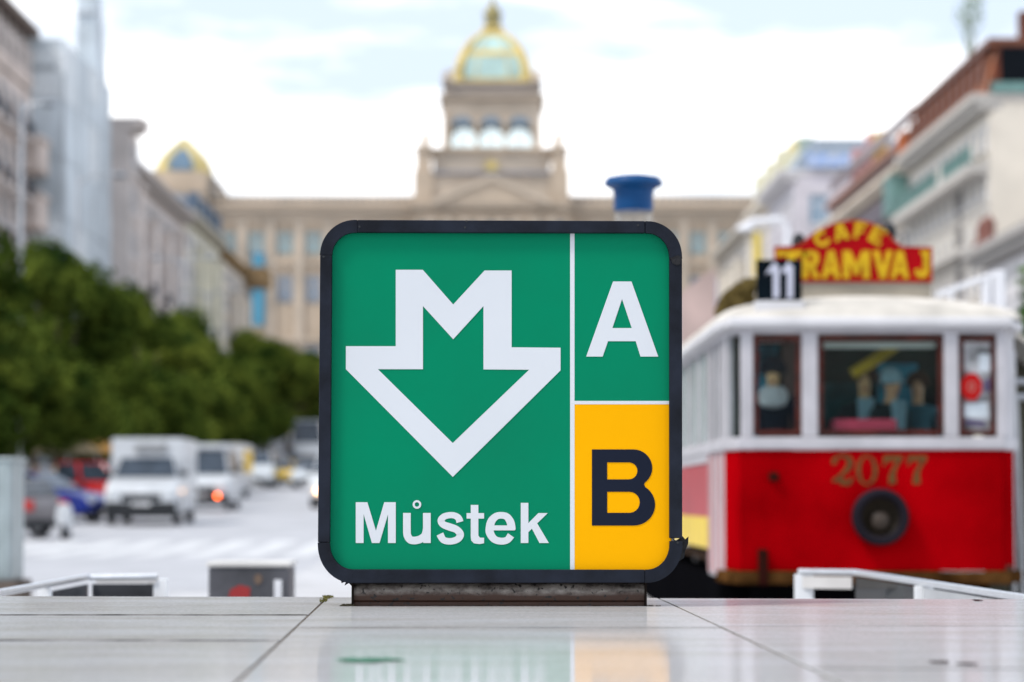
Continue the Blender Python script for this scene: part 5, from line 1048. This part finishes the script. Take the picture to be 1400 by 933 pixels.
for s0, s1 in ((-L / 2 + .5, -L / 2 + 12), (-L / 2 + 14.5, L / 2 - .5)):
    r_ = MB(); r_.obox(C, u, n, s0, s1, 1.45, 1.55, lg + 1.1, lg + 1.25)
    k = s0
    while k < s1: r_.obox(C, u, n, k, k + .22, 1.42, 1.5, lg + .01, lg + 1.1); k += .45
    r_.build('green_railing', verd, b)
lg2 = hz_(1355, 330, 182); MB().obox(C, u, n, -L / 2, L / 2, .36, 1.2, lg2 - .4, lg2).build('ledge', MATS['cornice_stone'], b)
MB().obox(C, u, n, -L / 2 + 10.6, -L / 2 + 12.2, .355, .5, 2, lg - .62).build('dark_strip', mat('strip_grey', (.22, .20, .19), .8), b)  # dark grey strip set on the wall face, not cut into it
for s in [-L / 2 + .4 + i * 2.86 for i in range(13)]: MB().obox(C, u, n, s - .25, s + .25, .356, .50, lg2 + .02, lg - .61).build('pilaster', mat('pilaster_shell', (.74, .72, .68), .8), b)
MB().obox(C, u, n, -L / 2 + 1.5, -L / 2 + 2.6, -3, -2, mt + .5, mt + 2.5).build('chimney', copper, b)
# bare tree-like aerial plant on the roof
qv = C + u * (-L / 2 + 9); pl = thing('roof_plant', Vector((qv.x, qv.y, mt + .5)), 'slender pale green young tree growing on the copper roof edge', 'plant')
stm = MB(); 
for a in range(7): stm.tube([(0, 0, 0), (math.cos(a) * .4, math.sin(a) * .4, 1.6), (math.cos(a * 1.7) * 1.0, math.sin(a) * .7, 2.6 + .25 * a)], [.09, .06, .02], 5)
stm.build('stem', mat('pale_stem', (.30, .36, .26), .8), pl, local=True)
leaves(random.Random(9), 260, [(0, 0, 3.0, 1.1), (.4, 0, 3.9, .7)], .13).build('crown', mat('pale_leaf', (.25, .33, .16), .7), pl, fix=False, local=True)
# brown attic house
zt2 = hz_(1245, 258, 217)
b, C, u, n, L = building('attic_house', 1, 215, 268, 32, zt2 + 1.4, mat('wall_sand', (.64, .56, .47), .8, var=.1, scale=.3), 'sand-coloured house with terracotta attic storeys stepping back, right of centre', 5, 3.8, 2.0, .8, trim=creamw)
ta = hz_(1245, 188, 217)
MB().obox(C, u, n, -L / 2, L / 2, -10, -.2, zt2 + 1.87, ta - .4).build('attic', terra, b)
for z in (zt2 + 3.0, zt2 + 5.2): MB().obox(C, u, n, -L / 2 + .2, L / 2 - .2, -.19, .02, z, z + .9).build('attic_windows', mat('attic_glass', (.16, .12, .13), .3), b)
MB().obox(C, u, n, -L / 2, L / 2, -10, .5, ta - .4, ta).build('roof_edge', mat('roof_edge_pink', (.42, .26, .22), .7), b)
MB().obox(C, u, n, -L / 2 - .1, -L / 2 + 3.4, -8, .7, zt2 + 1.86, ta + .3).build('orange_end', mat('orange_brick', (.50, .17, .08), .7, var=.2, scale=1), b)
MB().obox(C, u, n, -L / 2, -L / 2 + 5, .3, 1.6, zt2 - 2.0, zt2 + .9).build('green_bay', verd, b)
MB().obox(C, u, n, -L / 2 + 5, L / 2, .34, 1.3, zt2 - 1.8, zt2 - .2).build('dark_gallery', mat('gallery_dark', (.14, .12, .14), .6), b)
r_ = thing('rooftop_advert', C + u * (-L / 2 + 16) + Vector((0, 0, ta)), 'faded pink and yellow rooftop lettering structure above the attic house', 'advert')
for i, (dx, hh, m_) in enumerate(((-9, 3.2, 'pk'), (-6, 2.6, 'pk'), (-3, 3.4, 'pk'), (0, 2.8, 'yl'), (2.5, 2.4, 'yl'))):
    q = C + u * (-L / 2 + 26 + dx * -1.6) + n * -1; MB().obox(q, u, n, -1.1, 1.1, 0, .4, ta + .6, ta + .6 + hh).build('panel', mat('advert_pink', (.55, .30, .30), .6) if m_ == 'pk' else mat('advert_yellow', (.66, .42, .12), .6), r_)
    MB().tube([tuple(q + Vector((0, 0, ta))), tuple(q + Vector((0, 0, ta + .65)))], .12, 6).build('strut', grey_metal, r_)
# pale corner house that juts out and shows us its end wall
g3 = W(1090, 300, 275); X3 = g3.x - AX * 275; zt3 = hz_(1100, 238, 275)
b, C, u, n, L = building('blue_sign_house', 1, 275, 300, X3, zt3, lilacw, 'white house with its end wall toward us, blue-grey roof and blue rooftop sign', 5, 3.4, 1.4, 1.4, cm=whitew)
mb = MB(); zr3 = hz_(1120, 190, 275)
mb.loft([[C + u * s + n * k + Vector((0, 0, z)) for k, z in ((.6, zt3 + .46), (-1.6, zr3), (-13, zr3), (-15.5, zt3 + .46))] for s in (-L / 2, L / 2)]); mb.build('roof', mat('roof_blue_grey', (.36, .42, .48), .4, var=.15), b)
endf = C - u * (L / 2) - n * 5.2
fl3 = [(zt3 - 5.5 - i * 4.6, zt3 - .9 - i * 4.6, zt3 - 4.9 - i * 4.6, zt3 - 2.0 - i * 4.6) for i in range(3)][::-1]
facade(b, lilacw, endf, -u, 9.4, 3, fl3, 3, 1.9, gm=mat('sky_blue_glass', (.25, .36, .46), .15), key='e')
MB().obox(C - u * (L / 2), n, -u, -9, -.9, .35, .6, zt3 + .6, zt3 + 1.9).build('sign_panel', mat('sign_blue', (.14, .28, .60), .5, var=.5, scale=1.4, col2=(.55, .6, .68)), b)
# creamy houses beyond, toward the museum
b, C, u, n, L = building('gold_gabled_house', 1, 301, 338, 31.5, hz_(1080, 255, 301), creamw, 'cream house with pale gold sloping gables, between the white house and the museum', 5, 4.2, 2.2, 1.2)
zt4 = hz_(1080, 255, 301)
for s in (-12, 0, 12): oriel(b, C, u, n, s, 8, zt4 - 3, creamw, 1.7, 1.4)

for s in (-12, 0, 12): MB().loft([[C + u * (s + a) + n * k + Vector((0, 0, zt4 + .46 + z)) for a, z in ((-4.5, 0), (4.5, 0), (1.5, 2.8), (0, 4.2), (-1.5, 2.8))] for k in (.6, -9)]).build('gable', mat('gable_gold', (.60, .57, .42), .7, var=.15), b)
MB().obox(C, u, n, -L / 2 + 1, -L / 2 + 3, -3, -1.4, zt4 + .4, zt4 + 5.4).build('turret', mat('turret_pale', (.40, .48, .42), .7), b)
b, C, u, n, L = building('far_cream_house', 1, 338.5, 388, 31.5, 34.0, mat('wall_far_cream', (.56, .52, .46), .8), 'cream house furthest up the right side, touching the museum facade in view', 5, 4.2, 2.2, 1.2)
for s in (-12, 0, 12): oriel(b, C, u, n, s, 8, 30.5, creamw, 1.7, 1.4)
mb = MB(); mb.loft([[C + u * s + n * k + Vector((0, 0, z)) for k, z in ((.6, 34.47), (-3, 38), (-12, 38), (-15, 34.47))] for s in (-L / 2, L / 2)]); mb.build('roof', mat('roof_grey', (.42, .40, .38), .7), b)
# yellow strip banner and white canopy right of the sign
D = 120; t = thing('street_banner', Vector((W(1035, 500, D).x, D, gz(D))), 'vertical yellow banner on a pole above the number board', 'banner')
MB().box(W(1030, 330, D).x, W(1040, 330, D).x, D, D + .05, hz_(0, 378, D), hz_(0, 318, D)).build('banner_cloth', mat('banner_yellow', (.70, .52, .08), .6), t)
MB().tube([(W(1041, 330, D).x, D + .1, gz(D)), (W(1041, 330, D).x, D + .1, hz_(0, 312, D))], .07, 8).build('pole', grey_metal, t)
D = 92; t = thing('street_lamp', Vector((W(1079, 500, D).x, D, gz(D))), 'white curved-arm street lamp above the cafe sign', 'street lamp')
MB().tube([(W(1076, 500, D).x, D, gz(D)), (W(1076, 500, D).x, D, hz_(0, 310, D)), (W(1068, 300, D).x, D, hz_(0, 300, D)), (W(1030, 302, D).x, D, hz_(0, 303, D)), (W(1012, 312, D).x, D, hz_(0, 312, D))], [.09, .09, .11, .12, .08], 10).build('pole', white_paint, t, smooth=True)
MB().lathe((W(1018, 312, D).x, D, hz_(0, 312, D)), [(.001, .1), (.25, .06), (.3, -.05), (.001, -.12)], 12).build('lamp_head', white_paint, t)
# ================================================================== MUSEUM
MD = 400.0
museum = thing('museum', Vector((W(672, 600, MD).x, MD, gz(MD))), 'sandstone museum with long windowed wings, stepped central block and gold-ribbed glass dome', 'museum')
sand = mat('sandstone', (.60, .495, .385), .8, var=.10, scale=.25)
sand2 = mat('sandstone_pale', (.64, .55, .45), .8, var=.10, scale=.25)
gtrim = mat('gilding', (.62, .48, .17), .5, .0, var=.15, scale=.6)
domeglass = mat('dome_glass', (.42, .58, .55), .2, var=.12, scale=.5)
mwin = mat('museum_pane', (.30, .42, .44), .15, var=.15, scale=.3, spec=.8)
mwin2 = mat('museum_pane_blue', (.24, .30, .38), .15, var=.15, scale=.3, spec=.8)
def mx(px): return W(px, 466, MD).x
def mz(py): return W(672, py, MD).z
u_m = Vector((1, 0, 0)); n_m = Vector((0, -1, 0))
def mbox(nm, x0, x1, y0, y1, d0, d1, m=sand, **k): return MB().box(mx(x0), mx(x1), MD + d0, MD + d1, mz(y1), mz(y0)).build(nm, m, museum, **k)
gm0 = gz(MD) - 1
for (xa, xb, bays) in ((212, 566, 9), (778, 1132, 9)):
    MB().box(mx(xa), mx(xb), MD + .4, MD + 26, gm0, mz(300)).build('wing', sand, museum)
    Cc = Vector(((mx(xa) + mx(xb)) / 2, MD + .4, 0))
    # three storeys as separate facades so the windows can differ
    for (zA, zB, sy, hy, gm_, key) in ((600, 465, 500, 472, mwin2, 'm0'), (465, 362, 415, 376, mwin2, 'm1'), (362, 300, 349, 316, mwin, 'm2')):
        facade(museum, sand if key != 'm0' else sand2, Cc, n_m, mx(xb) - mx(xa), gm0 if key == 'm0' else mz(zA), [(mz(zA) if key != 'm0' else gm0 + 6, mz(zB), mz(sy), mz(hy))], bays, 2.5, gm=gm_, key=key, fm=mat('museum_frame', (.50, .42, .33), .7))
    nb_ = bays; cell = (mx(xb) - mx(xa)) / nb_
    for k in range(nb_ + 1):
        x = mx(xa) + k * cell; MB().box(x - .55, x + .55, MD - .45, MD + .04, mz(462), mz(303)).build('pilaster', sand2, museum)
    mbox('string_course', xa, xb, 462, 467, -.5, .03, sand2); mbox('string_course', xa, xb, 357, 361, -.4, .03, sand2)
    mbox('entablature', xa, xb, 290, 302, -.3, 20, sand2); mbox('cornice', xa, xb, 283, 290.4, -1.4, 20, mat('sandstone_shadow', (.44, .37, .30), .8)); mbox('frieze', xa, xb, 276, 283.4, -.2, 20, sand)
    mbox('balustrade', xa, xb, 268, 271, -.3, .4, sand2)
    x = mx(xa)
    bl = MB()
    while x < mx(xb): bl.box(x, x + .45, MD - .2, MD + .2, mz(276.2), mz(270.8)); x += 1.0
    stuff(bl.build('baluster_row', sand2, museum)); mbox('roof', xa, xb, 266.5, 276, 3, 22, mat('museum_roof', (.30, .30, .31), .6))
# central block
mbox('central_block', 566, 778, 286, 640, -3, 22, sand2)
facade(museum, sand, Vector(((mx(566) + mx(778)) / 2, MD - 3, 0)), n_m, mx(778) - mx(566), gm0, [(mz(465), mz(362), mz(440), mz(380)), (mz(362), mz(292), mz(350), mz(306))], 7, 1.7, gm=mwin2, key='mc', fm=mat('museum_frame', (.50, .42, .33), .7))
for k in range(8):
    x = mx(590) + k * (mx(754) - mx(590)) / 7; MB().lathe((x, MD - 3.6, 0), [(.75, mz(460)), (.7, mz(456)), (.6, mz(450)), (.55, mz(312)), (.75, mz(308)), (.8, mz(302))], 12).build('column', sand2, museum, smooth=True)
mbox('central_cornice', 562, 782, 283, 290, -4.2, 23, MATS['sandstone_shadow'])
mbox('central_attic', 568, 776, 240, 283.2, -2, 20, sand2)
for x0, x1 in ((566, 592), (752, 778)): mbox('corner_pier', x0, x1, 236, 283.4, -2.6, 4, sand); mbox('corner_pier_top', x0 + 3, x1 - 3, 205, 236.2, -2, 3, sand); mbox('corner_cap', x0 + 1, x1 - 1, 203, 207, -2.5, 3.4, sand2)
MB().poly([[(mx(596), mz(284)), (mx(748), mz(284)), (mx(672), mz(252))]], lambda a, b, q: Vector((a, MD - 4.3 + q, b)), 3).build('pediment', sand, museum)
for sgn, xa, xb in ((-1, 596, 672), (1, 748, 672)):
    MB().loft([[Vector((mx(px), MD - 4.7, mz(py))) + Vector((0, yy, zz)) for yy, zz in ((0, 0), (1, 0), (1, .7), (0, .7))] for px, py in ((xa - 4 * (1 if sgn < 0 else -1), 285), (672, 251))]).build('raking_cornice', sand2, museum)
mbox('ledge', 590, 754, 237, 241, -2.6, 16, mat('lead_flashing', (.24, .25, .29), .6))
mbox('podium', 592, 752, 206, 237.4, 0, 14, sand2); mbox('podium_ledge', 588, 756, 203, 207, -.8, 15, sand)
def statue(px, yb, h, m=sand, d=-1.0):
    s = 1 / 9.72; x = mx(px); mb = MB(); mb.lathe((x, MD + d, mz(yb)), [(.75, 0), (.8, h * .1), (.5, h * .35), (.62, h * .6), (.5, h * .72), (.18, h * .78), (.28, h * .86), (.25, h * .95), (.001, h)], 10)
    mb.tube([(x, MD + d, mz(yb) + h * .68), (x + .9, MD + d - .2, mz(yb) + h * .8), (x + 1.1, MD + d - .2, mz(yb) + h * 1.02)], [.22, .16, .1], 6); return mb.build('statue', m, museum, smooth=True)
statue(581, 204, 2.4); statue(763, 204, 2.4); statue(611, 112, 1.6); statue(733, 112, 1.6)
MB().poly([[(mx(672) + (1.3 if i % 2 else .55) * math.sin(i * math.pi / 8), mz(229) + (1.3 if i % 2 else .55) * math.cos(i * math.pi / 8)) for i in range(16)]], lambda a, b, q: Vector((a, MD - 1.2 + q, b)), .4).build('gold_star', gtrim, museum)
# open belvedere with three arches front and back
def arch_wall(y, label=None):
    zb_, zt_ = mz(204), mz(124)
    out = [(mx(605), zb_), (mx(740), zb_), (mx(740), zt_), (mx(605), zt_)]; holes = []
    for cx in (632, 671.5, 710.5):
        r_ = (mx(cx + 17.5) - mx(cx)); zc = mz(176); holes.append([(mx(cx) + r_ * math.cos(math.radians(a)), zc + r_ * math.sin(math.radians(a))) for a in range(0, 181, 15)] + [(mx(cx) - r_, zb_ + .4), (mx(cx) + r_, zb_ + .4)])
    return MB().poly([out] + holes, lambda a, b, q: Vector((a, MD + y + q, b)), 1.1)
arch_wall(.5).build('arcade_wall', sand2, museum); arch_wall(13.0).build('arcade_wall', sand2, museum)
for px in (605, 729): mbox('arcade_side', px, px + 11, 124, 150, 1.7, 12.9, sand2)
for px in (605, 731): MB().box(mx(px), mx(px + 9), MD + 1.61, MD + 3.2, mz(204), mz(150)).build('arcade_pier', sand2, museum); MB().box(mx(px), mx(px + 9), MD + 11.4, MD + 12.99, mz(204), mz(150)).build('arcade_pier', sand2, museum)
for cx in (632, 671.5, 710.5):
    r_ = (mx(cx + 17) - mx(cx)); f = MB(); f.poly([[(mx(cx) + r_ * math.cos(math.radians(a)), mz(176) + r_ * math.sin(math.radians(a))) for a in range(22, 159, 8)] ], lambda a, b, q: Vector((a, MD + .35 + q, b)), .1); f.build('lunette', mat('lunette_blue', (.22, .29, .36), .3), museum)
    MB().box(mx(cx) - r_, mx(cx) + r_, MD + .86, MD + .9, mz(203), mz(160)).build('arch_pane', MATS.get('arch_glass') or glassmat('arch_glass', (.80, .87, .89), .02), museum)
    for dx in (-6, 0, 6): f = MB().box(mx(cx + dx) - .07, mx(cx + dx) + .07, MD + .8, MD + .95, mz(203), mz(166)); f.build('mullion', mat('mullion_grey', (.35, .36, .36), .5), museum)
    MB().box(mx(cx) - r_, mx(cx) + r_, MD + .81, MD + .94, mz(187) - .06, mz(187) + .06).build('transom', MATS['mullion_grey'], museum)
    MB().box(mx(cx - 20) - .25, mx(cx - 20) + .25, MD + .1, MD + .499, mz(204), mz(150)).build('half_column', sand, museum)
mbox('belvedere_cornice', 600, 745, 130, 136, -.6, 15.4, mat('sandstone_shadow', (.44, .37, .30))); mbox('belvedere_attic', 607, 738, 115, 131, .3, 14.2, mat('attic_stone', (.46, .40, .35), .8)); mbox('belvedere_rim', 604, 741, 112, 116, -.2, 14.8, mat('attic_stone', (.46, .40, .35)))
# dome: four-sided, bulging, gold frame with glass bands
prof = [(112, 50.5), (104, 50.2), (96, 49.6), (88, 48), (80, 45.8), (72, 43), (64, 39), (56, 34), (49, 28.5), (42, 21), (36, 14), (30, 10)]
cx_ = mx(673); cyd = MD + 7.2
def dome_ring(i, off=0): py, hw = prof[i]; h_ = hw / 9.72 + off; c_ = h_ * .12; return [Vector((cx_ + a, cyd + b, mz(py))) for a, b in ((-h_, -h_ + c_), (-h_ + c_, -h_), (h_ - c_, -h_), (h_, -h_ + c_), (h_, h_ - c_), (h_ - c_, h_), (-h_ + c_, h_), (-h_, h_ - c_))]
def band(i0, i1, m, nm, off=0): MB().loft([dome_ring(i, off) for i in range(i0, i1 + 1)], cap=True).build(nm, m, museum)
band(0, 1, gtrim, 'dome_gold_band', .05); band(1, 5, domeglass, 'dome_glass_band'); band(5, 6, gtrim, 'dome_gold_band', .08); band(6, 9, domeglass, 'dome_glass_band'); band(9, 11, gtrim, 'dome_gold_cap', .06)
for k in range(8):
    for_pts = [dome_ring(i, .08)[k] for i in range(12)]; MB().tube(for_pts, [.42] * 9 + [.35, .3, .25], 6).build('dome_rib', gtrim, museum, smooth=True)
for f in (-.25, .25):
    MB().tube([dome_ring(i, .03)[1].lerp(dome_ring(i, .03)[2], .5 + f) for i in range(11)], .14, 5).build('glazing_bar', mat('pale_gilding', (.62, .56, .34), .5), museum)
for a, b in ((627, 114), (718, 114)): MB().lathe((mx(a), MD + 1, mz(114)), [(.7, 0), (.7, 1.2), (.4, 1.8), (.6, 2.4), (.001, 3.6)], 8).build('corner_finial', gtrim, museum)
MB().lathe((cx_, cyd, 0), [(1.3, mz(32)), (1.4, mz(28)), (1.2, mz(26)), (1.15, mz(12)), (1.5, mz(10)), (1.3, mz(6)), (.6, mz(-4)), (.2, mz(-12)), (.15, mz(-30))], 10).build('lantern', mat('lantern_bronze', (.30, .26, .12), .5, .3), museum)
MB().lathe((cx_, cyd, 0), [(1.45, mz(29)), (1.5, mz(26)), (1.3, mz(24))], 10).build('lantern_rail', gtrim, museum)
# corner pavilions with small domes
for sgn, pcx in ((-1, 245), (1, 1099)):
    def px_(v): return pcx + v * 1
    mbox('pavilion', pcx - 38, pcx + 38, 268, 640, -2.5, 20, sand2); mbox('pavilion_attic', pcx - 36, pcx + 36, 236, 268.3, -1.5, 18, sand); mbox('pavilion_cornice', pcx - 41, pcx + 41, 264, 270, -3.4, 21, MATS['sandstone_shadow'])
    MB().loft([[Vector((mx(pcx + a * h_), MD + 8 + b * h_ / 9.72, mz(py))) for a, b in ((-1, -1), (1, -1), (1, 1), (-1, 1))] for py, h_ in ((268, 66), (255, 54), (240, 45), (236, 38))]).build('pavilion_roof', mat('pavilion_slope', (.36, .32, .28), .7), museum)
    pr = [(236, 37), (226, 35), (214, 29.8), (204, 22), (194, 12.5), (184, 2)]; cc = mx(pcx)
    rg = lambda i, o=0: [Vector((cc + a * (pr[i][1] / 9.72 + o), MD + 5 + b * (pr[i][1] / 9.72 + o), mz(pr[i][0]))) for a, b in ((-1, -.6), (-.6, -1), (.6, -1), (1, -.6), (1, .6), (.6, 1), (-.6, 1), (-1, .6))]
    MB().loft([rg(i) for i in range(6)]).build('small_dome', gtrim, museum, label='gilded pavilion dome')
    gq = [Vector((mx(pcx + a), MD + yy, mz(py))) for a, py, yy in ((-16, 232, 1.1), (16, 232, 1.1), (15, 218, 1.5), (8, 205, 2.9), (0, 197, 3.7), (-8, 205, 2.9), (-15, 218, 1.5))]
    MB().loft([gq, [p - Vector((0, .5, 0)) for p in gq]]).build('dome_window', mat('dome_window_blue', (.14, .21, .28), .25), museum)
    for k in range(8): MB().tube([rg(i, .06)[k] for i in range(6)], .25, 5).build('dome_rib', mat('pale_gilding', (.62, .56, .34)), museum)
# blue banner on the left wing
bn = thing('wall_banner', Vector((mx(353), MD - 1, mz(445))), 'long blue vertical banner hanging on the left wing of the museum', 'banner')
MB().box(mx(345), mx(362), MD - 1.0, MD - .9, mz(446), mz(346)).build('cloth', mat('banner_blue', (.10, .32, .46), .6, var=.15, scale=.3), bn); MB().box(mx(344), mx(363), MD - 1.1, MD - .5, mz(346), mz(344)).build('rod', grey_metal, bn)
